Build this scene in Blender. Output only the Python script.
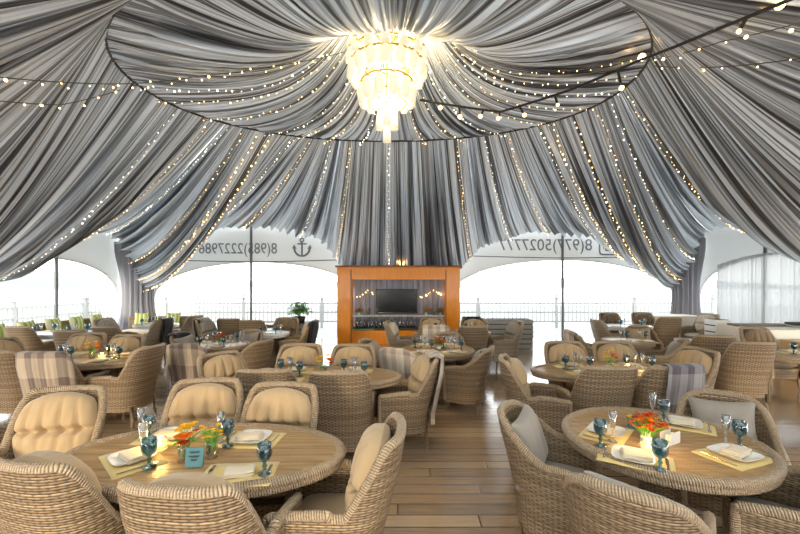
import bpy, math, random
import numpy as np
from math import sin, cos, pi, radians, atan2, sqrt, exp
from mathutils import Vector, Matrix
random.seed(7)
RNG = np.random.RandomState(11)
S = bpy.context.scene
COL = S.collection
for o in list(bpy.data.objects): bpy.data.objects.remove(o)

# ------------------------------------------------------------------ camera, sky, exposure
EYE = 1.77; F = 380.0; HZ = 283.0
cam = bpy.data.cameras.new('camera'); co = bpy.data.objects.new('camera', cam); COL.objects.link(co)
co.location = (0, 0, EYE); co.rotation_euler = (radians(90), 0, 0)
cam.sensor_width = 36; cam.lens = 36 * F / 800; cam.shift_y = (HZ - 267) / 800.0; cam.clip_start = .05; cam.clip_end = 2000
S.camera = co
S.view_settings.view_transform = 'Standard'; S.view_settings.look = 'None'
S.view_settings.gamma = 1; S.view_settings.use_curve_mapping = False
S.view_settings.exposure = 0.70
W = bpy.data.worlds.new('world'); S.world = W; W.use_nodes = True
nt = W.node_tree; nt.nodes.clear()
wo = nt.nodes.new('ShaderNodeOutputWorld'); bg = nt.nodes.new('ShaderNodeBackground')
tc = nt.nodes.new('ShaderNodeTexCoord'); sx = nt.nodes.new('ShaderNodeSeparateXYZ'); rp = nt.nodes.new('ShaderNodeValToRGB')
nt.links.new(tc.outputs['Generated'], sx.inputs[0]); nt.links.new(sx.outputs['Z'], rp.inputs[0])
rp.color_ramp.elements[0].position = 0.0; rp.color_ramp.elements[0].color = (1, .985, .95, 1)
rp.color_ramp.elements[1].position = .6; rp.color_ramp.elements[1].color = (.86, .93, 1, 1)
nt.links.new(rp.outputs[0], bg.inputs[0]); bg.inputs[1].default_value = 3.6
nt.links.new(bg.outputs[0], wo.inputs[0])
sunl = bpy.data.lights.new('sun', 'SUN'); sunl.energy = 1.9; sunl.color = (1, .82, .55); sunl.angle = radians(9)
so = bpy.data.objects.new('sun', sunl); COL.objects.link(so)
so.rotation_euler = Vector((.22, 1, -.155)).to_track_quat('-Z', 'Y').to_euler()
try:
    S.cycles.use_denoising = True; S.cycles.max_bounces = 8; S.cycles.diffuse_bounces = 4
    S.cycles.glossy_bounces = 3; S.cycles.transparent_max_bounces = 16; S.cycles.transmission_bounces = 6
    S.cycles.sample_clamp_indirect = 6; S.cycles.caustics_reflective = False; S.cycles.caustics_refractive = False
except Exception: pass

def at(px, py, Y): return Vector(((px - 400) / F * Y, Y, EYE + (HZ - py) / F * Y))

# ------------------------------------------------------------------ materials
def mat(name, base=(.5, .5, .5), rough=.6, metal=0, spec=.5, sheen=0, emit=None, estr=0, build=None):
    m = bpy.data.materials.new(name); m.use_nodes = True
    n = m.node_tree; b = n.nodes['Principled BSDF']
    b.inputs['Base Color'].default_value = (*base, 1); b.inputs['Roughness'].default_value = rough
    b.inputs['Metallic'].default_value = metal; b.inputs['Specular IOR Level'].default_value = spec
    b.inputs['Sheen Weight'].default_value = sheen
    if emit: b.inputs['Emission Color'].default_value = (*emit, 1); b.inputs['Emission Strength'].default_value = estr
    if build: build(n, b)
    return m
class NB:
    """small node helper"""
    def __init__(s, nt): s.nt = nt
    def new(s, t, **k):
        n = s.nt.nodes.new('ShaderNode' + t)
        for a, v in k.items(): setattr(n, a, v)
        return n
    def link(s, a, b): s.nt.links.new(a, b)
    def math(s, op, a, b=None, c=None):
        n = s.new('Math', operation=op)
        for i, v in enumerate((a, b, c)):
            if v is None: continue
            if hasattr(v, 'is_output'): s.link(v, n.inputs[i])
            else: n.inputs[i].default_value = v
        return n.outputs[0]
    def ramp(s, fac, stops, interp='LINEAR'):
        n = s.new('ValToRGB'); n.color_ramp.interpolation = interp
        e = n.color_ramp.elements
        while len(e) < len(stops): e.new(.5)
        for i, (p, c) in enumerate(stops): e[i].position = p; e[i].color = (*c, 1)
        s.link(fac, n.inputs[0]); return n.outputs[0]
    def mix(s, fac, a, b, mode='MIX'):
        n = s.new('Mix', data_type='RGBA', blend_type=mode)
        for i, v in ((0, fac), (6, a), (7, b)):
            if hasattr(v, 'is_output'): s.link(v, n.inputs[i])
            else: n.inputs[i].default_value = v if i == 0 else (*v, 1)
        return n.outputs[2]
    def uv(s):
        t = s.new('TexCoord'); x = s.new('SeparateXYZ'); s.link(t.outputs['UV'], x.inputs[0]); return t.outputs['UV'], x.outputs[0], x.outputs[1]
    def noise(s, vec, scale, detail=2, scl=None):
        if scl:
            m = s.new('Mapping'); m.inputs['Scale'].default_value = scl; s.link(vec, m.inputs[0]); vec = m.outputs[0]
        n = s.new('TexNoise'); n.inputs['Scale'].default_value = scale; n.inputs['Detail'].default_value = detail
        s.link(vec, n.inputs['Vector']); return n.outputs['Fac']
    def bump(s, h, bsdf, strength=.5, dist=.01):
        b = s.new('Bump'); b.inputs['Strength'].default_value = strength; b.inputs['Distance'].default_value = dist
        s.link(h, b.inputs['Height']); s.link(b.outputs[0], bsdf.inputs['Normal'])

def wicker(name, c1, c2, pv=.0135, pu=.034, hole=(.03, .02, .012)):
    def bld(nt, b):
        k = NB(nt); uv, u, v = k.uv()
        row = k.math('FLOOR', k.math('DIVIDE', v, pv))
        ph = k.math('MULTIPLY', row, pi)
        over = k.math('SINE', k.math('ADD', k.math('MULTIPLY', u, pi / pu), ph))       # strand passes over / under the stakes
        prof = k.math('ABSOLUTE', k.math('SINE', k.math('MULTIPLY', v, pi / pv)))
        prof = k.math('POWER', prof, .6)
        o2 = k.math('MULTIPLY_ADD', over, .5, .5)
        h = k.math('MULTIPLY', prof, k.math('MULTIPLY_ADD', o2, .75, .25))
        rn = k.new('TexWhiteNoise', noise_dimensions='1D'); k.link(row, rn.inputs['W'])
        nz = k.noise(uv, 40, 3, (1, 3, 1)); nb = k.noise(uv, 4, 2)
        tone = k.math('ADD', k.math('MULTIPLY', nz, .6), k.math('MULTIPLY', rn.outputs[0], .4))
        col = k.ramp(tone, [(.2, c1), (.75, c2)])
        col = k.mix(k.math('MULTIPLY', nb, .35), col, c1)
        msk = k.ramp(h, [(.10, (0, 0, 0)), (.36, (1, 1, 1))])
        col = k.mix(msk, hole, col)
        k.link(col, b.inputs['Base Color']); k.bump(h, b, .9, .012)
    return mat(name, c2, .55, spec=.35, build=bld)
def braid(name, c1, c2):
    def bld(nt, b):
        k = NB(nt); uv, u, v = k.uv()
        a = k.math('ABSOLUTE', k.math('SINE', k.math('MULTIPLY', k.math('ADD', u, k.math('MULTIPLY', v, .026)), pi / .013)))
        a = k.math('POWER', a, .7)
        nz = k.noise(uv, 30, 2)
        col = k.ramp(nz, [(.25, c1), (.75, c2)])
        col = k.mix(k.ramp(a, [(.05, (0, 0, 0)), (.4, (1, 1, 1))]), (.05, .035, .02), col)
        k.link(col, b.inputs['Base Color']); k.bump(a, b, .9, .01)
    return mat(name, c2, .5, spec=.4, build=bld)
def fabric(name, c, c2=None, rough=.85, sheen=.3, sc=220):
    def bld(nt, b):
        k = NB(nt); t = k.new('TexCoord'); n = k.noise(t.outputs['Object'], 6, 3); f = k.noise(t.outputs['Object'], sc, 2)
        d = c2 or tuple(x * .8 for x in c)
        k.link(k.mix(n, d, c), b.inputs['Base Color']); k.bump(f, b, .15, .004)
    return mat(name, c, rough, sheen=sheen, spec=.2, build=bld)
def wood(name, c1, c2, rough=.45, scl=(1.5, 14, 14), spec=.4, coat=0):
    def bld(nt, b):
        k = NB(nt); t = k.new('TexCoord'); n = k.noise(t.outputs['Object'], 3, 4, scl)
        k.link(k.ramp(n, [(.3, c1), (.7, c2)]), b.inputs['Base Color']); k.bump(n, b, .1, .004)
        b.inputs['Coat Weight'].default_value = coat
    return mat(name, c2, rough, spec=spec, build=bld)
def glassy(name, tint=(1, 1, 1), gloss=.12, haze=0, hazec=(1, 1, 1)):
    m = bpy.data.materials.new(name); m.use_nodes = True; n = m.node_tree; n.nodes.clear(); k = NB(n)
    out = k.new('OutputMaterial'); tr = k.new('BsdfTransparent'); tr.inputs[0].default_value = (*tint, 1)
    gl = k.new('BsdfGlossy'); gl.inputs['Roughness'].default_value = .05
    fr = k.new('LayerWeight'); fr.inputs[0].default_value = .35
    mx = k.new('MixShader'); k.link(k.math('MULTIPLY_ADD', fr.outputs['Facing'], gloss * 3, gloss * .4), mx.inputs[0])
    k.link(tr.outputs[0], mx.inputs[1]); k.link(gl.outputs[0], mx.inputs[2]); last = mx.outputs[0]
    if haze:
        tl = k.new('BsdfTranslucent'); tl.inputs[0].default_value = (*hazec, 1); m2 = k.new('MixShader'); m2.inputs[0].default_value = haze
        k.link(last, m2.inputs[1]); k.link(tl.outputs[0], m2.inputs[2]); last = m2.outputs[0]
    k.link(last, out.inputs[0]); return m
def cloth_trans(name, c, trans=.3, rough=.4, spec=.5, sheen=.2, transp=0, metal=0):
    m = bpy.data.materials.new(name); m.use_nodes = True; n = m.node_tree; b = n.nodes['Principled BSDF']; k = NB(n)
    b.inputs['Base Color'].default_value = (*c, 1); b.inputs['Roughness'].default_value = rough
    b.inputs['Specular IOR Level'].default_value = spec; b.inputs['Sheen Weight'].default_value = sheen
    b.inputs['Metallic'].default_value = metal
    tl = k.new('BsdfTranslucent'); tl.inputs[0].default_value = (*c, 1); mx = k.new('MixShader'); mx.inputs[0].default_value = trans
    k.link(b.outputs[0], mx.inputs[1]); k.link(tl.outputs[0], mx.inputs[2]); last = mx.outputs[0]
    if transp:
        tp = k.new('BsdfTransparent'); m2 = k.new('MixShader'); m2.inputs[0].default_value = transp
        k.link(last, m2.inputs[1]); k.link(tp.outputs[0], m2.inputs[2]); last = m2.outputs[0]
    k.link(last, n.nodes['Material Output'].inputs[0]); return m
def fold_shade_cloth(name, dark, light):  # dark fold shade and pale lit strips painted into the cloth colour
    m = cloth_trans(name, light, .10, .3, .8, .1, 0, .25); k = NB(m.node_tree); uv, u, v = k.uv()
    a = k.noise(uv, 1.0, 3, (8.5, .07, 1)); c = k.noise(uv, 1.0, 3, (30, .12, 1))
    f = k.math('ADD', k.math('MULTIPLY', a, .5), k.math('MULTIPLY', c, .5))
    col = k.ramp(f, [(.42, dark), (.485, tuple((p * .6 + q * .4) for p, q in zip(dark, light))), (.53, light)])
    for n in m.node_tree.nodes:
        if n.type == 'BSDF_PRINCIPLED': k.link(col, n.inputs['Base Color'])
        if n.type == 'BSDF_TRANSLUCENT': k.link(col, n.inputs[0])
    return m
def emis(name, c, s):
    m = bpy.data.materials.new(name); m.use_nodes = True; n = m.node_tree; n.nodes.clear(); k = NB(n)
    e = k.new('Emission'); e.inputs[0].default_value = (*c, 1); e.inputs[1].default_value = s
    k.link(e.outputs[0], k.new('OutputMaterial').inputs[0]); return m

def b_planks(nt, b):
    k = NB(nt); t = k.new('TexCoord'); x = k.new('SeparateXYZ'); k.link(t.outputs['Object'], x.inputs[0])
    w = .145
    yr = k.math('DIVIDE', x.outputs[1], w); row = k.math('FLOOR', yr); fr = k.math('FRACT', yr)
    rn = k.new('TexWhiteNoise', noise_dimensions='1D'); k.link(row, rn.inputs['W'])
    xs = k.math('DIVIDE', k.math('ADD', x.outputs[0], k.math('MULTIPLY', rn.outputs[0], 7)), 3.2)
    cell = k.math('ADD', k.math('MULTIPLY', k.math('FLOOR', xs), 17.3), row)
    r2 = k.new('TexWhiteNoise', noise_dimensions='1D'); k.link(cell, r2.inputs['W'])
    g = k.noise(t.outputs['Object'], 3, 5, (1, 18, 1)); gb = k.noise(t.outputs['Object'], .7, 2)
    tone = k.math('ADD', k.math('MULTIPLY', g, .6), k.math('MULTIPLY', r2.outputs[0], .4))
    col = k.ramp(tone, [(.2, (.22, .13, .06)), (.5, (.46, .29, .145)), (.8, (.62, .43, .24))])
    col = k.mix(k.math('MULTIPLY', gb, .5), col, (.36, .30, .24))
    edge = k.math('MINIMUM', fr, k.math('SUBTRACT', 1, fr))
    ex = k.math('FRACT', xs); ex = k.math('MULTIPLY', k.math('MINIMUM', ex, k.math('SUBTRACT', 1, ex)), 22)
    e = k.math('MINIMUM', edge, ex)
    msk = k.ramp(e, [(.015, (0, 0, 0)), (.055, (1, 1, 1))])
    k.link(k.mix(msk, (.03, .022, .016), col), b.inputs['Base Color'])
    k.link(k.math('MULTIPLY_ADD', g, .22, .10), b.inputs['Roughness'])
    b.inputs['Coat Weight'].default_value = 1.0; b.inputs['Coat Roughness'].default_value = .14; b.inputs['Coat IOR'].default_value = 1.8
    k.bump(k.math('ADD', msk, k.math('MULTIPLY', g, .25)), b, .5, .006)
def b_plaid(cols):
    def f(nt, b):
        k = NB(nt); uv, u, v = k.uv()
        fu = k.math('FRACT', k.math('DIVIDE', u, .30)); fv = k.math('FRACT', k.math('DIVIDE', v, .52))
        cu = k.ramp(fu, [(0, cols[0]), (.30, cols[1]), (.52, cols[2]), (.74, cols[3])], 'CONSTANT')
        cv = k.ramp(fv, [(0, cols[0]), (.5, cols[1])], 'CONSTANT')
        n = k.noise(uv, 300, 1)
        k.link(k.mix(.42, cu, cv), b.inputs['Base Color']); k.bump(n, b, .2, .003)
    return f
def b_green(nt, b):
    k = NB(nt); t = k.new('TexCoord'); x = k.new('SeparateXYZ'); k.link(t.outputs['Object'], x.inputs[0])
    f = k.math('FRACT', k.math('MULTIPLY', k.math('ADD', x.outputs[0], x.outputs[1]), 9))
    k.link(k.ramp(f, [(0, (.30, .40, .05)), (.5, (.50, .56, .16)), (.72, (.7, .7, .5))], 'CONSTANT'), b.inputs['Base Color'])

M = {
 'wick': wicker('wicker_grey_brown', (.21, .140, .080), (.56, .405, .25)),
 'wick_pale': wicker('wicker_pale', (.33, .26, .18), (.62, .52, .40)),
 'braid': braid('wicker_braid', (.33, .23, .135), (.64, .49, .33)),
 'tan': fabric('tan_fabric', (.50, .36, .205), (.43, .30, .165)),
 'cream': fabric('cream_fabric', (.70, .62, .50)),
 'greyc': fabric('grey_fabric', (.36, .32, .27), (.30, .27, .23)),
 'brownc': fabric('brown_fabric', (.25, .18, .11)),
 'black': fabric('black_fabric', (.02, .02, .025)),
 'leg': wood('dark_leg', (.10, .065, .04), (.22, .15, .09)),
 'plank': wood('table_planks', (.31, .185, .08), (.52, .34, .16), .38, (1.2, 12, 12)),
 'plankgap': mat('table_underlay', (.03, .022, .015), .9),
 'floor': mat('deck', build=b_planks, spec=.8),
 'orange': wood('orange_wood', (.88, .27, .010), (.95, .35, .015), .3, (9, 9, .8), coat=.2),
 'orange_dark': wood('orange_wood_edge', (.25, .08, .01), (.32, .11, .015), .35, (9, 9, .8)),
 'drape': fold_shade_cloth('drape_painted_fold_shade', (.036, .038, .048), (.82, .90, .99)),  # grey cloth, pleat contrast deepened by painted shade stripes
 'drape_dark': cloth_trans('drape_column', (.30, .30, .34), .12, .35, .6, .1),
 'hoop': fabric('hoop_cord', (.06, .06, .065)),
 'tent': cloth_trans('tent_white', (.80, .81, .80), .35, .5, .3, 0),
 'sheer': cloth_trans('sheer_white', (.62, .64, .64), .30, .8, .2, 0, .06),
 'pole': mat('pole_grey', (.16, .17, .18), .45, .3),
 'white': mat('white_paint', (.8, .8, .78), .4),
 'letter': mat('lettering_grey', (.22, .23, .26), .7),
 'pane': glassy('clear_film', (.97, .98, .98), .05, .06),
 'cloth': fabric('white_cloth', (.82, .78, .68), (.78, .74, .64)),
 'wtop': mat('white_table', (.75, .76, .76), .3),
 'mat': fabric('placemat', (.78, .60, .24), (.72, .54, .20), .8),
 'plate': mat('porcelain', (.86, .83, .76), .2),
 'nap': fabric('napkin', (.80, .69, .50), (.76, .64, .45)),
 'steel': mat('cutlery_steel', (.6, .58, .55), .22, 1),
 'teal': glassy('teal_glass', (.30, .58, .66), .28, .14, (.06, .34, .42)),
 'clear': glassy('clear_glass', (.93, .95, .94), .35, .08),
 'board': mat('slate_teal', (.06, .17, .20), .7),
 'boardframe': mat('board_dark', (.03, .04, .045), .6),
 'orangef': mat('orange_petal', (.85, .20, .01), .6), 'redf': mat('red_petal', (.50, .04, .01), .6),
 'yellowf': mat('yellow_petal', (.9, .55, .02), .6), 'leaf': mat('leaf_green', (.13, .40, .05), .5),
 'flame': emis('candle_flame', (1, .62, .18), 14), 'wax': mat('wax', (.95, .75, .40), .5, emit=(1, .6, .15), estr=1.6),
 'bulb': emis('fairy_bulb', (1, .58, .20), 7), 'bulbcool': emis('fairy_bulb_pale', (1, .84, .60), 6),
 'wire': mat('wire', (.10, .10, .10), .6), 'cable': mat('black_cable', (.02, .02, .02), .6),
 'shade': mat('lit_shade', (.85, .80, .70), .3, emit=(1, .84, .58), estr=.42), 'brass': mat('brass', (.72, .52, .22), .25, 1),
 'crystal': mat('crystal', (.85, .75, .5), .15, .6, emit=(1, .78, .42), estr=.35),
 'tv': mat('tv_screen', (.008, .008, .01), .18), 'tvf': mat('tv_frame', (.012, .012, .012), .4),
 'recess': mat('bar_interior', (.55, .54, .55), .6), 'bottle': glassy('dark_bottle', (.06, .03, .015), .5, .3, (.05, .03, .02)),
 'tealstrip': mat('teal_strip', (.05, .45, .36), .3), 'box': fabric('box_tan', (.62, .42, .20)),
 'slat': mat('slat_grey', (.36, .36, .34), .7), 'slatgap': mat('slat_gap', (.06, .06, .06), .9), 'dark': mat('dark_wood', (.07, .05, .035), .5),
 'rail': mat('outside_rail', (.28, .285, .26), .7), 'terrace': mat('terrace', (.20, .20, .19), .8),
 'river': mat('river_water', (.42, .46, .46), .25), 'hill': mat('far_hill', (.15, .165, .15), .9),
 'green': mat('green_cushion', build=b_green, rough=.8),
 'plaid': mat('plaid_brown', rough=.9, sheen=.3, spec=.1, build=b_plaid([(.55, .44, .33), (.20, .15, .125), (.42, .33, .26), (.15, .115, .10)])),
 'plaid_cream': mat('plaid_cream', rough=.9, sheen=.3, spec=.1, build=b_plaid([(.72, .63, .50), (.42, .33, .26), (.66, .55, .42), (.30, .24, .20)])),
 'plaid_grey': mat('plaid_grey', rough=.9, sheen=.3, spec=.1, build=b_plaid([(.36, .34, .34), (.10, .09, .10), (.27, .25, .25), (.13, .115, .12)])),
}

# ------------------------------------------------------------------ mesh builder
class MB:
    def __init__(s): s.v = []; s.f = []; s.uv = []
    def grid(s, P, U=None, cu=False, cv=False, flip=False):
        n, m = len(P), len(P[0]); b = len(s.v)
        for r in P: s.v.extend(tuple(p) for p in r)
        if U is None: U = [[(i / max(1, n - 1), j / max(1, m - 1)) for j in range(m + 1)] for i in range(n + 1)]
        for i in range(n if cu else n - 1):
            for j in range(m if cv else m - 1):
                i2, j2 = (i + 1) % n, (j + 1) % m
                q = [b + i * m + j, b + i2 * m + j, b + i2 * m + j2, b + i * m + j2]
                ui = i + 1 if i + 1 < len(U) else i2; uj = j + 1 if j + 1 < len(U[0]) else j2
                t = [U[i][j], U[ui][j], U[ui][uj], U[i][uj]]
                if flip: q.reverse(); t.reverse()
                s.f.append(q); s.uv.append(t)
        return s
    def poly(s, pts, uv=None):
        b = len(s.v); s.v.extend(tuple(p) for p in pts); s.f.append(list(range(b, b + len(pts)))); s.uv.append(uv or [(p[0], p[1]) for p in pts]); return s
    def box(s, c, d, rz=0, tilt=None):
        x, y, z = d[0] / 2, d[1] / 2, d[2] / 2; R = Matrix.Rotation(rz, 3, 'Z')
        if tilt: R = R @ Matrix.Rotation(tilt[1], 3, tilt[0])
        b = len(s.v)
        for q in ((-x, -y, -z), (x, -y, -z), (x, y, -z), (-x, y, -z), (-x, -y, z), (x, -y, z), (x, y, z), (-x, y, z)):
            s.v.append(tuple(R @ Vector(q) + Vector(c)))
        for q in ((3, 2, 1, 0), (4, 5, 6, 7), (0, 1, 5, 4), (1, 2, 6, 5), (2, 3, 7, 6), (3, 0, 4, 7)):
            s.f.append([b + i for i in q]); s.uv.append([(0, 0), (d[0], 0), (d[0], d[2]), (0, d[2])])
        return s
    def tube(s, path, r, sides=8, closed=False, flat=1.0, caps=True):
        path = [Vector(p) for p in path]; n = len(path); P = []; U = []; acc = 0
        up = Vector((0, 0, 1))
        for i, p in enumerate(path):
            a = path[(i - 1) % n] if closed or i > 0 else p; c = path[(i + 1) % n] if closed or i < n - 1 else p
            t = (c - a).normalized() if (c - a).length > 1e-9 else Vector((0, 0, 1))
            x = t.cross(up)
            if x.length < .05: x = t.cross(Vector((0, 1, 0)))
            x.normalize(); y = x.cross(t)
            rr = r(i / max(1, n - 1)) if callable(r) else r
            P.append([p + x * (rr * cos(2 * pi * j / sides)) + y * (rr * flat * sin(2 * pi * j / sides)) for j in range(sides)])
            if i: acc += (p - path[i - 1]).length
            U.append([(acc, j / sides) for j in range(sides + 1)])
        if closed: U.append([(acc + (path[0] - path[-1]).length, j / sides) for j in range(sides + 1)])
        s.grid(P, U, cu=closed, cv=True)
        if caps and not closed:
            s.poly(P[0]); s.poly(P[-1][::-1])
        return s
    def lathe(s, prof, n=20, c=(0, 0, 0), a=1.0):
        P = [[(c[0] + r * cos(2 * pi * j / n), c[1] + r * a * sin(2 * pi * j / n), c[2] + z) for j in range(n)] for r, z in prof]
        return s.grid(P, cv=True, flip=True)
    def ball(s, c, r, n=8, m=6):
        rx, ry, rz = r if hasattr(r, '__len__') else (r, r, r)
        P = [[(c[0] + rx * sin(pi * i / m) * cos(2 * pi * j / n), c[1] + ry * sin(pi * i / m) * sin(2 * pi * j / n), c[2] + rz * cos(pi * i / m)) for j in range(n)] for i in range(m + 1)]
        return s.grid(P, cv=True)
    def build(s, name, m, parent=None, smooth=True, loc=None, rz=0, bevel=0):
        me = bpy.data.meshes.new(name); me.from_pydata([tuple(map(float, v)) for v in s.v], [], s.f)
        ul = me.uv_layers.new(name='UVMap'); ul.data.foreach_set('uv', [float(c) for f in s.uv for t in f for c in t])
        if smooth: me.polygons.foreach_set('use_smooth', [True] * len(me.polygons))
        me.materials.append(M[m] if isinstance(m, str) else m); me.update()
        o = bpy.data.objects.new(name, me); COL.objects.link(o)
        if parent: o.parent = parent
        if loc is not None: o.location = loc
        if rz: o.rotation_euler.z = rz
        if bevel:
            b = o.modifiers.new('bevel', 'BEVEL'); b.width = bevel; b.segments = 2; b.limit_method = 'ANGLE'
        return o
def tag(o, label, cat, group=None):
    o['label'] = label; o['category'] = cat
    if group: o['group'] = group
    return o
def thing(name, label, cat, loc=(0, 0, 0), rz=0, group=None):
    o = bpy.data.objects.new(name, None); COL.objects.link(o); o.location = loc; o.rotation_euler = (0, 0, rz); o.empty_display_size = .1
    return tag(o, label, cat, group)
def struct(o): o['kind'] = 'structure'; return o
KIDS = {}
def kids(o):
    return list(o.children)
def copy_tree(o, parent=None):
    c = o.copy(); COL.objects.link(c)
    if parent: c.parent = parent
    for ch in kids(o): copy_tree(ch, c)
    return c
PROTO = {}
def place(key, maker, loc, rz, label, group=None, scale=None):
    """first use keeps the prototype itself, later ones copy it with its parts"""
    if key not in PROTO: o = PROTO[key] = maker()
    else: o = copy_tree(PROTO[key])
    o.location = loc; o.rotation_euler = (0, 0, rz); o['label'] = label
    if scale: o.scale = (scale,) * 3
    if group: o['group'] = group
    elif 'group' in o: del o['group']
    return o
def face(fx, fy): return atan2(-fx, fy)
def sstep(a, b, x):
    t = min(1, max(0, (x - a) / (b - a))); return t * t * (3 - 2 * t)

# ------------------------------------------------------------------ setting: floor, outside, walls, roof
XL, XR, YB, YF = -8.9, 9.4, 12.0, -5.0
MB().poly([(XL - .3, -5, 0), (XR + .3, -5, 0), (XR + .3, YB + .2, 0), (XL - .3, YB + .2, 0)]).build('floor', 'floor', smooth=False)['kind'] = 'structure'
struct(MB().box((0, 10, -.12), (60, 40, .2)).build('terrace_ground', 'terrace', smooth=False))
struct(MB().poly([(-900, 30.5, -3), (900, 30.5, -3), (900, 420, -3), (-900, 420, -3)]).poly([(-900, -60, -3.02), (-30.5, -60, -3.02), (-30.5, 31, -3.02), (-900, 31, -3.02)]).poly([(30.5, -60, -3.02), (900, -60, -3.02), (900, 31, -3.02), (30.5, 31, -3.02)]).build('river_water', 'river', smooth=False))
b = MB(); hp = []
for i in range(121):
    a = -1.25 + 2.5 * i / 120; R = 415
    h = 7 + 4.5 * sin(i * .11) + 3 * sin(i * .29 + 1) + random.uniform(-.5, .5)
    hp.append([(R * sin(a), R * cos(a), -3), (R * sin(a) * 1.02, R * cos(a) * 1.02, h * .6), (R * sin(a) * 1.06, R * cos(a) * 1.06, h)])
struct(b.grid(hp).build('hills_horizon', 'hill'))

def railing(name, A, B, label, posts):
    A, B = Vector(A), Vector(B); d = (B - A); L = d.length; d.normalize()
    t = thing(name, label, 'railing', A)
    rz = atan2(d.y, d.x)
    for z in (.25, .62, .98):
        MB().box(tuple(d * (L / 2) + Vector((0, 0, z))), (L, .05, .07), rz).build('rail', 'rail', t, False)
    for i in range(posts):
        c = d * (L * i / (posts - 1))
        p = MB().box((c.x, c.y, .58), (.1, .1, 1.16), rz).build('post', 'rail', t, False)
        MB().lathe([(.0, 1.16), (.09, 1.16), (.09, 1.2), (.04, 1.24), (.06, 1.32), (.0, 1.4)], 10, (c.x, c.y, 0)).build('post_cap', 'rail', p)
    n = int(L / .16); bb = MB()
    for i in range(1, n):
        c = d * (L * i / n); bb.box((c.x, c.y, .62), (.03, .03, .72), rz)
    bb.build('balusters', 'rail', t, False)['kind'] = 'stuff'
railing('railing', (-12.5, 15.2, -.02), (12.5, 15.2, -.02), 'pale railing on the terrace outside the back windows', 9)
railing('railing', (-12.5, 1.5, -.02), (-12.5, 15.0, -.02), 'pale railing outside the window on the left wall', 6)

def arch_wall(name, along, lo, hi, cut, fixed, ztop, inward):
    """white tent wall with arched openings; along 'x' (fixed Y) or 'y' (fixed X)"""
    n = 240; P = []
    def zc(s):
        for c, hw, z0, rise in cut:
            if abs(s - c) < hw: return z0 + rise * sqrt(max(0, 1 - ((s - c) / hw) ** 2))
        return 0
    ss = [lo + (hi - lo) * i / n for i in range(n + 1)]
    for c, hw, z0, rise in cut: ss += [c - hw - .001, c - hw + .001, c + hw - .001, c + hw + .001] + [c + sg * hw * (1 - k) for sg in (-1, 1) for k in (.002, .006, .012, .02)]
    ss = sorted(x for x in ss if lo <= x <= hi)
    for s in ss:
        z = zc(s)
        if along == 'x': P.append([(s, fixed, z), (s, fixed, ztop), (s, fixed + inward * .04, ztop), (s, fixed + inward * .04, z), (s, fixed, z)])
        else: P.append([(fixed, s, z), (fixed, s, ztop), (fixed + inward * .04, s, ztop), (fixed + inward * .04, s, z), (fixed, s, z)])
    return struct(MB().grid(P).build(name, 'tent', smooth=False))
CUT_B = [(-4.5, 3.25, 1.35, 1.08), (5.1, 3.55, 1.35, 1.15)]
CUT_L = [(9.66, 2.3, 1.45, .97), (4.8, 2.3, 1.45, .97), (-.06, 2.3, 1.45, .97)]
CUT_R = [(9.3, 2.6, 1.45, 1.05), (3.9, 2.6, 1.45, 1.05), (-1.5, 2.6, 1.45, 1.05)]
wallB = arch_wall('wall_back', 'x', XL, XR, CUT_B, YB, 4.9, 1)
wallL = arch_wall('wall_left', 'y', YF, YB, CUT_L, XL, 4.9, -1)
wallR = arch_wall('wall_right', 'y', YF, YB, CUT_R, XR, 4.9, 1)
wallF = arch_wall('wall_front', 'x', XL, XR, CUT_B, YF, 4.9, -1)
def pane(n, along, cut, fixed):
    c, hw, z0, rise = cut
    pts = [(c - hw, 0)] + [(c + hw * cos(pi - pi * i / 40), z0 + rise * sin(pi * i / 40)) for i in range(41)] + [(c + hw, 0)]
    q = [(s, fixed, z) if along == 'x' else (fixed, s, z) for s, z in pts]
    w = struct(MB().poly(q).build('window_%d' % n, 'pane', smooth=False))
    e = MB().tube(q[1:-1], .022, 6).build('window_frame', 'white', w)
    return w
pane(1, 'x', CUT_B[0], YB + .02); pane(2, 'x', CUT_B[1], YB + .02); pane(3, 'y', CUT_L[0], XL - .02); pane(4, 'y', CUT_R[0], XR + .02)
for i, (x, y, zt) in enumerate(((-4.67, YB - .08, 3.6), (5.1, YB - .08, 3.6), (XL + .08, 9.75, 3.5), (XR - .08, 9.7, 3.4))):
    struct(MB().tube([(x, y, 0), (x, y, zt)], .04, 10).build('trim_%d' % (i + 1), 'pole'))
# cords under the printed band
for i, (x0, x1, z) in enumerate(((-7.3, -2.0, 2.50), (2.3, 8.4, 2.62))):
    struct(MB().tube([(x0 + (x1 - x0) * k / 20, YB - .03, z - .06 * sin(pi * k / 20)) for k in range(21)], .014, 5).build('trim_%d' % (5 + i), 'wire'))
# tent roof outside the drapes
rf = MB(); apex = (0, 5.4, 8.2)
ring = [(XL, YF, 4.9), (XL, YB, 4.9), (XR, YB, 4.9), (XR, YF, 4.9)]
for a, c in zip(ring, ring[1:] + ring[:1]): rf.poly([a, c, apex])
struct(rf.build('ceiling_roof', 'tent', smooth=False))

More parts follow.
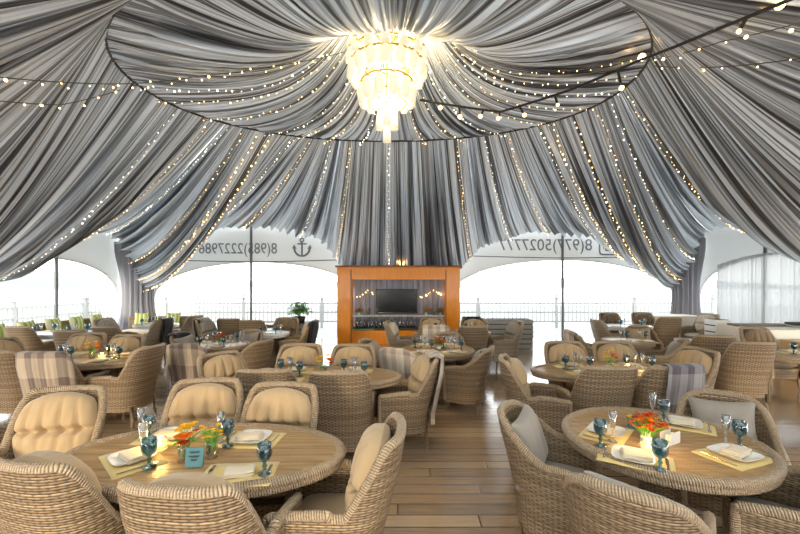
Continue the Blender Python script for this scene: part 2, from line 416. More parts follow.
def lettering(txt, px0, px1, py0, py1, parent, name):
    cu = bpy.data.curves.new(name, 'FONT'); cu.body = txt; cu.extrude = .004
    o = bpy.data.objects.new(name, cu); COL.objects.link(o)
    bpy.context.view_layer.update()
    me = bpy.data.meshes.new_from_object(o.evaluated_get(bpy.context.evaluated_depsgraph_get()))
    bpy.data.objects.remove(o); bpy.data.curves.remove(cu)
    v = np.array([x.co[:] for x in me.vertices]); lo, hi = v.min(0), v.max(0)
    Y = YB - .02; a, c = at(px0, py1, Y), at(px1, py0, Y)
    for q in me.vertices:
        fx = (q.co.x - lo[0]) / (hi[0] - lo[0]); fy = (q.co.y - lo[1]) / (hi[1] - lo[1])
        q.co = (c.x + (a.x - c.x) * fx, Y + q.co.z, a.z + (c.z - a.z) * fy)            # printed to read from outside
    me.materials.clear(); me.materials.append(M['letter'])
    w = bpy.data.objects.new(name, me); COL.objects.link(w); w.parent = parent; return w
lettering('8(985)2227986', 199, 277, 243, 257, wallB, 'phone_number')
lettering('8(977)5027777', 499, 592, 239, 254, wallB, 'phone_number')
def anchor(px, py, r):
    Y = YB - .02; c = at(px, py, Y); k = r / F * Y; b = MB()
    P = lambda x, z: (c.x + x * k, Y, c.z + z * k)
    b.tube([P(0, .55), P(0, -.95)], .10 * k, 6)
    b.tube([P(.2 * cos(2 * pi * i / 12), .78 + .2 * sin(2 * pi * i / 12)) for i in range(12)], .08 * k, 6, True)
    b.tube([P(-.5, .35), P(.5, .35)], .09 * k, 6)
    b.tube([P(-.85 * cos(pi * i / 14), -.15 - .85 * sin(pi * i / 14)) for i in range(15)], .11 * k, 6)
    for sg in (-1, 1): b.poly([P(sg * 1.1, -.15), P(sg * .58, -.2), P(sg * .9, .3)])
    return b.build('anchor_emblem', 'letter', wallB)
anchor(302, 247, 9)
Y = YB - .02; c = at(608, 246, Y); k = 8 / F * Y; b = MB()
def rr(w, h, r, z0=0): return [(c.x + sx_ * (w - r) * k + r * k * cos(a), Y, c.z + (z0 + sz_ * (h - r)) * k + r * k * sin(a)) for sx_, sz_, a0 in ((1, 1, 0), (-1, 1, pi / 2), (-1, -1, pi), (1, -1, 1.5 * pi)) for a in [a0 + pi / 2 * q / 5 for q in range(6)]]
b.tube(rr(1.05, 1.05, .4), .10 * k, 6, True)
b.tube([(c.x + .55 * k * cos(2 * pi * i / 16), Y, c.z + .55 * k * sin(2 * pi * i / 16)) for i in range(16)], .12 * k, 6, True)
b.ball((c.x + .62 * k, Y, c.z + .66 * k), .13 * k)
b.build('camera_emblem', 'letter', wallB)
struct(MB().box(tuple(at(620, 246, YB - .02)), (.06, .03, .5)).build('trim_7', 'letter'))

# ------------------------------------------------------------------ drapes
RC = (-.25, 5.53); RA, RB, RZ, RN = 3.585, 2.238, 4.67, 2.11
def ring_pt(phi, s=1.0):
    c_, s_ = np.cos(phi), np.sin(phi)
    return np.stack([RC[0] + s * RA * np.sign(c_) * np.abs(c_) ** (2 / RN), RC[1] + s * RB * np.sign(s_) * np.abs(s_) ** (2 / RN), np.full_like(c_, RZ)], -1)
def phi_of(px, py):
    Yd = F * (RZ - EYE) / (HZ - py); X = (px - 400) / F * Yd
    a = (X - RC[0]) / RA; c_ = (Yd - RC[1]) / RB
    return atan2(np.sign(c_) * abs(c_) ** (RN / 2), np.sign(a) * abs(a) ** (RN / 2))
def H(px, py, Y): return tuple(at(px, py, Y))
KEYS = [  # ring angle, hem point, sag
 (radians(276), (XL + 1.5, -3.6, 3.6), .02), (radians(250), (XL + .1, 1.2, 2.9), .04), (radians(218), (XL + .1, 4.6, 2.2), .10), (phi_of(135, 0), (XL + .1, 6.2, 1.75), .10), (phi_of(118, 60), (XL + .1, 6.9, 1.6), .10),
 (phi_of(145, 98), (XL + .1, 7.2, 1.6), .10), (phi_of(180, 115), H(-5, 281, 8.25), .10), (phi_of(203, 123), H(60, 238, 9.9), .08), (phi_of(211, 125), H(92, 229, 10.9), .05), (phi_of(220, 127), H(113, 236, 11.75), .04),
 (phi_of(240, 131), H(128, 268, 11.6), .09), (phi_of(265, 135), H(143, 290, 11.5), .10), (phi_of(285, 136), H(170, 250, 11.7), .05), (phi_of(300, 137), H(212, 228, 11.8), .03),
 (phi_of(320, 138), H(268, 228, 11.85), .05), (phi_of(342, 138), H(322, 240, 11.85), .05), (phi_of(358, 138), H(345, 272, 11.7), .05), (phi_of(395, 138), H(398, 276, 11.7), .03),
 (phi_of(440, 136), H(458, 272, 11.7), .05), (phi_of(460, 134), H(480, 248, 11.85), .05), (phi_of(490, 131), H(530, 232, 11.85), .05), (phi_of(520, 125), H(590, 236, 11.75), .05),
 (phi_of(548, 116), H(640, 267, 11.6), .08), (phi_of(575, 107), H(675, 287, 11.5), .10), (phi_of(600, 97), H(694, 262, 11.6), .09), (phi_of(612, 91), H(707, 230, 11.7), .04),
 (phi_of(619, 88), H(735, 226, 10.6), .05), (phi_of(626, 82), H(775, 237, 9.5), .08), (phi_of(640, 68), H(812, 262, 8.6), .10), (phi_of(650, 45), (XR - .1, 7.2, 1.6), .10), (phi_of(640, 5), (XR - .1, 6.4, 1.7), .10),
 (radians(-38), (XR - .1, 4.6, 2.2), .10), (radians(-70), (XR - .1, 1.0, 2.9), .04), (radians(-92), (XR - 1.5, -3.6, 3.6), .02)]
for i in range(1, len(KEYS)):        # angles run from left over the back to the right, falling
    a = KEYS[i][0]
    while a > KEYS[i - 1][0]: a -= 2 * pi
    while a < KEYS[i - 1][0] - pi: a += 2 * pi
    KEYS[i] = (a,) + KEYS[i][1:]
KA = np.array([k[0] for k in KEYS]); KH = np.array([k[1] for k in KEYS]); KS = np.array([k[2] for k in KEYS])
def smooth_interp(x, xp, fp, it=0):
    return np.interp(-x, -xp, fp)
def folds(s, t, amp, fr=(4.3, 7.1, 13.0), seed=0):
    r = np.random.RandomState(seed); out = np.zeros(np.broadcast(s, t).shape)
    for f, w in zip(fr, (1.0, .8, .35)):
        ph = r.rand() * 6.28; wob = .35 * np.sin(s * f * .23 + r.rand() * 6) + .25 * np.sin(t * 2.2 + s * .9 + r.rand() * 6)
        a = np.sin(2 * pi * f * (s + .05 * np.sin(s * 1.7 + ph)) + ph + wob * 2.2)
        m = .55 + .45 * np.sin(s * f * .41 + ph * 2 + t * 1.3)
        out += w * m * (1 - 2 * np.abs(a) ** .8) if w == 1.0 else w * m * a
    return out * amp
def normals(P):
    du = np.gradient(P, axis=0); dv = np.gradient(P, axis=1); n = np.cross(du, dv); return n / (np.linalg.norm(n, axis=-1, keepdims=True) + 1e-9)
# even arc-length parameter over the ring
ph_all = np.linspace(KA[0], KA[-1], 4000); rp_ = ring_pt(ph_all); sl = np.concatenate([[0], np.cumsum(np.linalg.norm(np.diff(rp_, axis=0), axis=1))])
def outer(phi, t):
    """smooth drape (no folds): ring -> hem, sagging"""
    P0 = ring_pt(phi); w = .06
    H2 = np.zeros(phi.shape + (3,)); sg = np.zeros(phi.shape)
    offs = np.linspace(-1, 1, 9) * .012
    for o_ in offs:
        for j in range(3): H2[..., j] += smooth_interp(phi + o_, KA, KH[:, j])
        sg += smooth_interp(phi + o_, KA, KS)
    H2 /= len(offs); sg /= len(offs)
    L = np.linalg.norm(H2 - P0, axis=-1)
    C = P0 * .45 + H2 * .55; C[..., 2] -= L * sg * 1.7
    T = t[..., None]
    return (1 - T) ** 2 * P0 + 2 * T * (1 - T) * C + T ** 2 * H2
def drape_panel(name, a0, a1, label, nt=56, step=.009, seed=3, mt='drape'):
    s0, s1 = np.interp([-a0, -a1], -ph_all, sl); n = int((s1 - s0) / step)
    s = np.linspace(s0, s1, n); phi = np.interp(s, sl, ph_all); t = np.linspace(0, 1, nt)
    md = outer(phi, np.full(n, .55)); ml = np.concatenate([[0], np.cumsum(np.linalg.norm(np.diff(md, axis=0), axis=1))]); s = s0 + .5 * (s - s0) + .5 * ml
    SS, TT = np.meshgrid(s, t, indexing='ij'); PH = np.repeat(phi[:, None], nt, 1)
    P = outer(PH, TT)
    Pw = P.copy()
    N = normals(Pw)
    flip = N[..., 2:3] > 0; N = np.where(flip, -N, N)
    env = .35 + .65 * np.clip(TT * 3.0, 0, 1); env = env * (1 - .25 * TT ** 3)
    spread = np.linalg.norm(np.gradient(P, axis=0), axis=-1) / np.maximum(1e-4, np.gradient(s))[:, None]
    amp = np.clip(.075 * spread, .026, .12)
    D = folds(SS, TT, 1.0, seed=seed)
    P = P + N * (D * amp * env)[..., None]
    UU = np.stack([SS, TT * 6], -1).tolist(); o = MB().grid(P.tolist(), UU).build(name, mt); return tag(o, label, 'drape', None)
ai = [0, 9, 16, 19, 25, 33]
aa = [KA[i] for i in ai]; aa[1] = (KA[8] + KA[9]) / 2; aa[2] = KA[15]; aa[3] = KA[19]; aa[4] = KA[25]
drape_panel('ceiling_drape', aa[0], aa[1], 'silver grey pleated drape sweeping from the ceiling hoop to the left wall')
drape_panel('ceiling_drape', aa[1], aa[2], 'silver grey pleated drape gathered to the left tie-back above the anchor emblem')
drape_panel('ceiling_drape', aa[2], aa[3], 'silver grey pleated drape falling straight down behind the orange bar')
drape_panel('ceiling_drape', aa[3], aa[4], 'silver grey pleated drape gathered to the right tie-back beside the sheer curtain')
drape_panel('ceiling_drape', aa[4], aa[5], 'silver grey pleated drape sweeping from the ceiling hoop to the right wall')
def zin(r): return RZ + 2.35 * np.exp(-(r / .20) ** 1.15) - .10 * np.sin(pi * np.clip(r, 0, 1)) ** 1
def inner_pt(phi, r):
    P = ring_pt(phi, 1.0); c = np.array([RC[0] + .15, RC[1], 0]); R = r[..., None]
    Q = c * (1 - R) + P * R; Q[..., 2] = zin(r); return Q
n = 2200; nr = 44
phi = np.linspace(0, 2 * pi, n, endpoint=False); r = np.concatenate([np.linspace(.07, .4, 20, endpoint=False), np.linspace(.4, 1, 24)])
PH, RR = np.meshgrid(phi, r, indexing='ij'); P = inner_pt(PH, RR); N = normals(P); N = np.where(N[..., 2:3] > 0, -N, N)
D = np.zeros_like(PH); rs = np.random.RandomState(5)
for f, w in ((58, 1), (37, .8), (101, .5), (151, .25)):
    p0 = rs.rand() * 6.28
    a = np.sin(f * PH + p0 + .9 * np.sin(3 * PH + p0 * 2) + .8 * np.sin(RR * 2.5 + 5 * PH))
    D += w * (.55 + .45 * np.sin(5 * PH + p0 + RR * 2)) * ((1 - 2 * np.abs(a) ** .8) if w == 1 else a)
P = P + N * (D * (.075 * np.clip(RR, .05, .75) + .004) * np.clip((1.02 - RR) * 7, .15, 1))[..., None]
UI = [[(2.9 * 2 * pi * i / n, 3 * float(q)) for q in r] for i in range(n + 1)]
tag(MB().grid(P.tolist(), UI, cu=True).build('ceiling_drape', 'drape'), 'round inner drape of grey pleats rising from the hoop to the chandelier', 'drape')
hp_ = ring_pt(np.linspace(0, 2 * pi, 160, endpoint=False))
tag(MB().tube(hp_.tolist(), .018, 8, True).build('ceiling_hoop', 'hoop'), 'dark oval hoop holding the ceiling drapes', 'hoop')

def tied_column(px0, px1, pyt, Y, label, tiepx):
    x0, x1 = (px0 - 400) / F * Y, (px1 - 400) / F * Y; cx = (x0 + x1) / 2; hw = (x1 - x0) / 2; zt = EYE + (HZ - pyt) / F * Y
    t = thing('tied_curtain', label, 'curtain', (cx, Y, 0))
    n, m = 160, 24; P = []
    for i in range(n):
        a = 2 * pi * i / n; row = []
        for j in range(m):
            v = j / (m - 1); w = hw * (1.05 - .33 * sin(pi * min(1, v * 1.1)) ** 1.3); d = .16
            f = 1 + .16 * sin(a * 17 + sin(v * 3) * .5) + .08 * sin(a * 29 + 1)
            row.append((w * f * cos(a), d * f * sin(a) + .0, zt * v))
        P.append(row)
    MB().grid(P, cu=True).build('curtain_cloth', 'drape_dark', t)
    return t
tied_column(119, 156, 242, 11.55, 'dark grey gathered curtain standing in the left back corner', 113)
tied_column(670, 702, 238, 11.5, 'dark grey gathered curtain standing in the right back corner', 707)

# sheer curtain over right wall window
P = []
for i in range(360):
    y = 6.4 + 4.7 * i / 359; zt = 1.45 + 1.05 * sqrt(max(0, 1 - ((y - 9.3) / 2.75) ** 2)) + .03 if abs(y - 9.3) < 2.75 else 1.4
    d = .05 * sin(i * .55 + sin(i * .07) * 2) + .03 * sin(i * .23)
    P.append([(XR - .16 + d * (.6 + .4 * j / 9), y, .02 + (zt - .02) * (1 - j / 9)) for j in range(10)])
tag(MB().grid(P).build('sheer_curtain', 'sheer'), 'white sheer pleated curtain over the window on the right wall', 'curtain')

# ------------------------------------------------------------------ lights on strings
bulb_me = {}
def bulb_obj(key, r, parent, loc):
    if key not in bulb_me:
        P = MB().ball((0, 0, 0), r, 6, 4); o = P.build('bulb', key.split('|')[0], parent); bulb_me[key] = o.data; o.location = loc; return o
    o = bpy.data.objects.new('bulb', bulb_me[key]); COL.objects.link(o); o.parent = parent; o.location = loc; return o
def light_string(path, spacing, r, label, group, wr=.004, mt='bulb', jit=.03, name='string_lights', wire='wire'):
    path = [Vector(p) for p in path]; L = [0]
    for a, c in zip(path, path[1:]): L.append(L[-1] + (c - a).length)
    base = path[0].copy(); t = thing(name, label, 'string lights', base, 0, group)
    MB().tube([p - base for p in path], wr, 4).build('wire', wire, t)
    n = min(95, int(L[-1] / spacing))
    for i in range(n):
        d = (i + .5) / n * L[-1] + random.uniform(-.2, .2) * spacing
        k = 0
        while k < len(L) - 2 and L[k + 1] < d: k += 1
        q = path[k].lerp(path[k + 1], min(1, max(0, (d - L[k]) / (L[k + 1] - L[k] + 1e-9))))
        q = q + Vector((random.uniform(-jit, jit), random.uniform(-jit, jit), -abs(random.gauss(0, jit * .6))))
        rr_ = r * random.choice((.7, .8, .9, 1, 1, 1.6)); key = mt + '|%.4f' % rr_
        bulb_obj(key, rr_, t, q - base)
    return t
ORD = ['first', 'second', 'third', 'fourth', 'fifth', 'sixth', 'seventh', 'eighth', 'ninth', 'tenth', 'eleventh', 'twelfth', 'thirteenth', 'fourteenth', 'fifteenth', 'sixteenth', 'seventeenth', 'eighteenth', 'nineteenth', 'twentieth']
# down the outer drapes
run = [phi_of(165, 108), phi_of(196, 121), phi_of(216, 126), phi_of(236, 130), phi_of(250, 133), phi_of(262, 135), phi_of(290, 136.5), phi_of(310, 137.5), phi_of(333, 138), phi_of(352, 138), phi_of(388, 138),
       phi_of(452, 135), phi_of(478, 132), phi_of(500, 129), phi_of(530, 122), phi_of(540, 119), phi_of(560, 112), phi_of(584, 103), phi_of(603, 96), phi_of(622, 86)]
for i, a in enumerate(run):
    while a > KA[0]: a -= 2 * pi
    while a < KA[-1]: a += 2 * pi
    t = np.linspace(.0, .97, 30); P = outer(np.full(30, a), t); P[:, 2] -= .085
    warm = i in (4, 5, 15, 16)
    light_string(P.tolist(), .13, .0075 if not warm else .011, '%s string of fairy lights from left, running down the grey outer drape' % ORD[i], 'fairy lights down the outer drapes', mt='bulb' if warm or i % 2 else 'bulbcool')
# fanned from the chandelier over the inner drape
fan = [phi_of(118, 78), phi_of(140, 95), phi_of(185, 118), phi_of(255, 134), phi_of(290, 136), phi_of(325, 138), phi_of(360, 138), phi_of(425, 137), phi_of(460, 134), phi_of(500, 128), phi_of(545, 117), phi_of(585, 103), phi_of(620, 86), phi_of(640, 68), phi_of(650, 48)]
for i, a in enumerate(fan):
    r = np.linspace(.24, .985, 24); P = inner_pt(np.full(24, a), r); P[:, 2] -= .10
    light_string(P.tolist(), .12, .0075, '%s string of fairy lights from left, fanning from the chandelier to the hoop' % ORD[i], 'fairy lights fanned over the inner drape', mt='bulb' if i % 3 else 'bulbcool')
def sagline(pts, n=12, sag=.1):
    out = []
    for a, c in zip(pts, pts[1:]):
        a, c = Vector(a), Vector(c)
        for i in range(n):
            t = i / n; p = a.lerp(c, t); p.z -= sag * 4 * t * (1 - t) * (c - a).length / 3; out.append(p)
    out.append(Vector(pts[-1])); return out
light_string(sagline([at(-60, 70, 3.3), at(118, 84, 4.6), at(200, 76, 5.0), at(345, 52, 5.2)], 14, .06), .13, .010, 'loose string of warm lights crossing from the left edge to the chandelier', None, .006, jit=.05)
light_string(sagline([at(-50, 95, 3.4), at(60, 105, 4.2), at(120, 90, 4.8)], 12, .05), .2, .010, 'short loose string of lights at the far left under the crossing string', None, .005, jit=.04)
light_string(sagline([at(650, 60, 4.7), at(720, 42, 3.6), at(860, 5, 2.7)], 12, .05), .26, .010, 'thin string of lights just below the thick black festoon cable', None, .005, jit=.04)
light_string(sagline([at(655, 66, 4.7), at(735, 66, 3.8), at(860, 48, 3.0)], 12, .05), .26, .009, 'lowest thin string of lights at the upper right edge', None, .005, jit=.04)
# heavy festoon
fp = sagline([at(420, 100, 5.6), at(500, 112, 5.4), at(570, 90, 4.9), at(640, 60, 4.5), at(720, 28, 3.5), at(830, -18, 2.6)], 10, .02)
base = fp[0].copy(); fs = thing('festoon_lights', 'thick black festoon cable with big warm bulbs crossing the upper right', 'string lights', base)
MB().tube([p - base for p in fp], .016, 6).build('cable', 'cable', fs)
for px, py, Yd, dz, r in ((780, 5, 3.0, 0, .035), (642, 57, 4.5, 0, .042), (622, 90, 4.6, 0, .028), (738, 33, 3.3, 0, .018), (558, 106, 5.1, 0, .02), (460, 118, 5.5, 0, .03), (480, 117, 5.45, 0, .028), (498, 119, 5.4, 0, .026), (525, 116, 5.3, 0, .026), (440, 108, 5.55, 0, .03)):
    q = at(px, py, Yd); j = min(range(len(fp)), key=lambda i: (fp[i] - q).length); a = fp[j]; q = a.lerp(q, .9) if (a - q).length < .5 else q
    sk = MB().tube([a - base, (a.lerp(q, .75)) - base], .017, 6).build('socket', 'cable', fs)
    MB().ball(q - base, r, 10, 7).build('bulb', 'bulb', sk)

# ------------------------------------------------------------------ chandelier
def chandelier():
    cy = 5.4; cx = (387 - 400) / F * cy
    z = lambda py: EYE + (HZ - py) / F * cy; k = cy / F
    t = thing('chandelier', 'large tiered chandelier with lit glass shades hanging under the drapes', 'chandelier', (cx, cy, 0))
    MB().tube([(0, 0, z(85)), (0, 0, 6.6)], .02, 10).build('rod', 'brass', t)
    MB().lathe([(0, z(30)), (.12, z(32)), (.16, z(36)), (.05, z(40)), (0, z(40))], 20).build('canopy', 'brass', t)
    def ringt(r, py, th=.018):
        r *= .92; MB().tube([(r * cos(2 * pi * i / 40), r * sin(2 * pi * i / 40), z(py)) for i in range(40)], th, 6, True).build('ring', 'brass', t)
    def shade(r, py0, py1, n, w, off=0, ball=False):
        r *= .92; w *= .80
        for i in range(n):
            a = 2 * pi * (i + off) / n; x, y = r * cos(a), r * sin(a); h = z(py0) - z(py1)
            if ball: prof = [(0.004, h), (w * .55, h * .97), (w * .9, h * .75), (w, h * .5), (w * .85, h * .2), (w * .5, .03 * h), (.004, 0)]
            else: prof = [(.02, h), (w * .55, h * .97), (w * .8, h * .7), (w * .95, h * .3), (w, 0), (w * .85, .01), (.004, .03)]
            s_ = MB().lathe(prof, 12, (x, y, z(py1))).build('lamp_shade', 'shade', t)
            MB().lathe([(.012, 0), (.03, .0), (.035, .02), (.012, .05), (0.004, .05)], 8, (x, y, z(py0))).build('shade_cap', 'brass', s_)
    ringt(.50, 44); shade(.50, 38, 52, 16, .075)
    ringt(.55, 56); shade(.56, 52, 67, 14, .085, .5)
    ringt(.56, 66); shade(.54, 66, 82, 16, .095, 0, True)
    ringt(.40, 84); shade(.38, 86, 106, 12, .10, .5, True)
    ringt(.30, 96)
    shade(.13, 108, 128, 3, .075, .25); shade(0, 124, 142, 1, .075)
    b = MB()
    for lv, (r, p0, p1) in enumerate(((.42, 64, 80), (.26, 92, 104))):
        for i in range(40):
            a = 2 * pi * i / 40; b.box((r * cos(a), r * sin(a), (z(p0) + z(p1)) / 2), (.03, .03, z(p0) - z(p1)), a)
    b.build('crystal_drops', 'crystal', t, False)['kind'] = 'stuff'
    for i in range(8):
        a = 2 * pi * i / 8; MB().tube([(0, 0, z(45)), (.3 * cos(a), .3 * sin(a), z(60)), (.55 * cos(a), .55 * sin(a), z(56))], .012, 6).build('arm', 'brass', t)
    MB().tube([(0, 0, z(85)), (0, 0, z(124))], .015, 8).build('stem', 'brass', t)
    for zz, e, rad in ((z(95), 150, .35), (z(34), 70, .25)):
        l = bpy.data.lights.new('chandelier_lamp', 'POINT'); l.energy = e; l.color = (1, .76, .43); l.shadow_soft_size = rad
        lo = bpy.data.objects.new('chandelier_lamp', l); COL.objects.link(lo); lo.parent = t; lo.location = (0, 0, zz)
    return t
chandelier()

# ------------------------------------------------------------------ wicker chairs
class Shell:
    """U-shaped woven tub: plan curve, rim height, taper and lean"""
    def __init__(s, a, b, arm, yb, n, rim, z0, taper, lean, th=.055, N=84):
        s.a, s.b, s.rimf, s.z0, s.taper, s.lean, s.th = a, b, rim, z0, taper, lean, th
        pts = []
        for i in range(401):
            th_ = -.25 + 1.5 * i / 400
            if th_ < 0: pts.append((a, yb + (arm - yb) * (-th_ / .25), 0))
            elif th_ > 1: pts.append((-a, yb + (arm - yb) * ((th_ - 1) / .25), 0))
            else:
                c, q = cos(pi * th_), sin(pi * th_)
                pts.append((a * np.sign(c) * abs(c) ** (2 / n), yb - b * abs(q) ** (2 / n), q))
        L = [0]
        for p, q in zip(pts, pts[1:]): L.append(L[-1] + sqrt((p[0] - q[0]) ** 2 + (p[1] - q[1]) ** 2))
        s.len = L[-1]; s.P = []
        for i in range(N + 1):
            d = s.len * i / N; s.P.append(tuple(np.interp(d, L, [p[k] for p in pts]) for k in range(3)))
        s.N = N; s.arm = arm; s.yb = yb
    def pt(s, i, z, inset=0.0):
        """i may be fractional index along the U"""
        i = min(max(i, 0), s.N); k = min(int(i), s.N - 1); t = i - k
        p = [s.P[k][j] * (1 - t) + s.P[k + 1][j] * t for j in range(3)]
        a_, b_ = s.P[max(0, k - 1)], s.P[min(s.N, k + 2)]
        tx, ty = b_[0] - a_[0], b_[1] - a_[1]; l = sqrt(tx * tx + ty * ty) + 1e-9
        nx, ny = ty / l, -tx / l                       # outward (U runs right -> back -> left)
        if p[0] * nx + (p[1] - s.yb) * ny < 0 and p[1] < s.yb + .01: nx, ny = -nx, -ny
        if p[1] >= s.yb: nx, ny = (1 if p[0] > 0 else -1), 0
        x, y = p[0] - nx * inset, p[1] - ny * inset
        sc = s.taper + (1 - s.taper) * min(1, max(0, (z - s.z0) / (.8 - s.z0)))
        back = sstep(.1, -.2, y)
        return (x * sc, (y * sc if y < 0 else y * (.9 + .1 * sc)) - back * max(0, z - .40) * s.lean, z)
    def rim(s, i):
        i = min(max(i, 0), s.N); k = min(int(i), s.N - 1); t = i - k
        return s.rimf(*[s.P[k][j] * (1 - t) + s.P[k + 1][j] * t for j in range(3)])
    def build(s, root, mw='wick', mr='braid', rimr=.028, seatz=.37, nv=16):
        b = MB(); L = s.len / s.N
        for inset, fl in ((0, True), (s.th, False)):
            P = []; U = []
            for i in range(s.N + 1):
                zb = s.z0 if inset == 0 else seatz - .03; zt = s.rim(i)
                P.append([s.pt(i, zb + (zt - zb) * j / nv, inset) for j in range(nv + 1)])
                U.append([(i * L, zb + (zt - zb) * j / nv) for j in range(nv + 1)])
            b.grid(P, U, flip=fl)
        # front edges of the two arms, apron, seat deck
        for i in (0, s.N):
            P = []; U = []
            for q in range(4):
                ins = s.th * q / 3; zt = s.rim(i); zb = s.z0
                P.append([s.pt(i, zb + (zt - zb) * j / 8, ins) for j in range(9)]); U.append([(ins, zb + (zt - zb) * j / 8) for j in range(9)])
            b.grid(P, U, flip=(i == 0))
        x0 = s.pt(0, .3, s.th)[0]; yf = s.pt(0, .3)[1]
        P = []; U = []
        for i in range(13):
            t = i / 12; x = -x0 + 2 * x0 * t; y = yf - .02 + .03 * sin(pi * t)
            P.append([(x * (.93 + .07 * j / 4), y - .03 * (1 - j / 4), s.z0 + (seatz - s.z0) * j / 4) for j in range(5)]); U.append([(x, s.z0 + (seatz - s.z0) * j / 4) for j in range(5)])
        b.grid(P, U)
        P = []
        for i in range(13):
            t = i / 12; x = -1 + 2 * t; row = []
            for j in range(9):
                y = yf - .02 - (yf - .02 - (s.yb - s.b * .86)) * j / 8
                row.append((x * x0 * (1 if j < 5 else 1 - .35 * ((j - 4) / 4) ** 2), y + (.03 * sin(pi * t) if j == 0 else 0), seatz))
            P.append(row)
        b.grid(P, [[(q[0], q[1]) for q in row] for row in P], flip=True)
        o = b.build('wicker_shell', mw, root)
        path = [s.pt(0, s.z0 + .03, s.th * .5), s.pt(0, s.rim(0) - .05, s.th * .5)] + [s.pt(i * .5, s.rim(i * .5), s.th * .5) for i in range(2 * s.N + 1)] + [s.pt(s.N, s.rim(s.N) - .05, s.th * .5), s.pt(s.N, s.z0 + .03, s.th * .5)]
        MB().tube(path, rimr, 8).build('braided_rim', mr, root)
        return o
def rimA(x, y, q):
    base = .605 + .02 * sstep(.3, 0, y)
    if q < .02 and y > -.02: return base + (.0 if y > .02 else .0)
    return .62 + .335 * (sstep(.15, .80, q) ** .62) - .012 * (1 - q)
def rimB(x, y, q):
    return .60 + .025 * sstep(.25, 0, y) + .245 * sstep(0, 1.0, q)
SA = Shell(.315, .29, .27, -.02, 2.9, rimA, .20, .84, .17)
SB = Shell(.325, .33, .22, 0.0, 2.25, rimB, .13, .80, .16, .045)

def cushion_mesh(w, h, T, tuft=True, nx=40, ny=34, pinch=0.0):
    """tufted back pillow in local x,z, front towards +y"""
    b = MB()
    for side in (1, -1):
        P = []
        for i in range(nx + 1):
            row = []
            for j in range(ny + 1):
                u, v = -1 + 2 * i / nx, -1 + 2 * j / ny
                x = u * sqrt(max(0, 1 - .40 * v * v)) if not pinch else u * (1 - pinch * (1 - abs(v) ** 2) * .5 * abs(u))
                z = v * sqrt(max(0, 1 - .38 * u * u)) if not pinch else v * (1 - pinch * (1 - abs(u) ** 2) * .5 * abs(v))
                e = max(abs(u), abs(v)); r = (1 - abs(u) ** 3.2) * (1 - abs(v) ** 3.2)
                d = T * max(0, r) ** .42
                if side > 0 and tuft:
                    k = 0; v0 = .0
                    k += .52 * exp(-((v - v0) / .075) ** 2)
                    for uk in (-.62, -.22, .22, .62):
                        k += (.31 if v > v0 else .17) * exp(-((u - uk) / .055) ** 2) * exp(-((v - v0) / .8) ** 2)
                        k += .35 * exp(-((u - uk) ** 2 + (v - v0) ** 2) / .008)
                    d *= max(.2, 1 - k); d += .003 * sin(u * 23 + v * 7) * r
                elif pinch: d += .004 * sin(u * 9 + v * 4) * r
                row.append((x * w / 2, side * d * (1 if side > 0 else .45), z * h / 2))
            P.append(row)
        b.grid(P, flip=(side > 0))
    return b
def seat_cushion(root, w, d, y0, z, m):
    b = MB(); n = 28
    for side in (1, -1):
        P = []
        for i in range(n + 1):
            row = []
            for j in range(n + 1):
                u, v = -1 + 2 * i / n, -1 + 2 * j / n; r = (1 - abs(u) ** 6) * (1 - abs(v) ** 6)
                x = u * sqrt(1 - .16 * v * v); y = v * sqrt(1 - .16 * u * u)
                row.append((x * w / 2, y0 + y * d / 2, z + side * .055 * max(0, r) ** .45))
            P.append(row)
        b.grid(P, flip=(side < 0))
    return b.build('seat_cushion', m, root)
def legs(root, pts, z0, m='leg', r=.024):
    for x, y in pts:
        MB().tube([(x, y, z0 + .05), (x * 1.02, y * 1.02, z0 * .5), (x * 1.07, y * 1.07, 0)], lambda t: r * (1.05 - .4 * t), 8).build('leg', m, root)
def make_A(cm='tan', mw='wick', mr='braid'):
    t = thing('wicker_armchair', '', 'chair')
    SA.build(t, mw, mr)
    seat_cushion(t, .49, .50, .0, .425, cm)
    o = cushion_mesh(.52, .53, .13).build('back_cushion', cm, t)
    o.location = (0, -.225, .70); o.rotation_euler = (radians(12), 0, 0)
    legs(t, ((.24, .21), (-.24, .21), (.20, -.22), (-.20, -.22)), .20)
    return t
def make_B(cm='greyc', mw='wick', mr='braid'):
    t = thing('wicker_tub_chair', '', 'chair')
    SB.build(t, mw, mr, rimr=.027)
    seat_cushion(t, .47, .46, -.03, .42, cm)
    o = cushion_mesh(.42, .40, .085, tuft=False, nx=24, ny=24, pinch=.22).build('throw_cushion', cm, t)
    o.location = (0, -.20, .665); o.rotation_euler = (radians(20), radians(4), 0)
    legs(t, ((.23, .17), (-.23, .17), (.18, -.20), (-.18, -.20)), .13, r=.02)
    return t
MK = {'tan': lambda: make_A('tan'), 'brown': lambda: make_A('brownc'), 'cream': lambda: make_A('cream', 'wick_pale', 'braid'), 'grey': lambda: make_A('greyc', 'wick_pale'), 'tub': lambda: make_B('greyc'), 'tubtan': lambda: make_B('tan')}
def bt(px, py, h=.97):
    Yd = F * (EYE - h) / (py - HZ); return ((px - 400) / F * Yd, Yd)
CH = []
def chair(kind, back, f, label, group=None):
    l = sqrt(f[0] ** 2 + f[1] ** 2); f = (f[0] / l, f[1] / l); off = .40 if 'tub' not in kind else .38
    c = (back[0] + f[0] * off, back[1] + f[1] * off); rz = face(*f)
    o = place('chair_' + kind, MK[kind], (c[0], c[1], 0), rz, label, group); CH.append(o); return (c[0], c[1], rz, kind)
G1, G2, G3, G4, G5 = 'armchairs around the front left table', 'tub chairs around the front right table', 'armchairs around the second left table', 'armchairs around the second right table', 'tub chairs around the table before the bar'
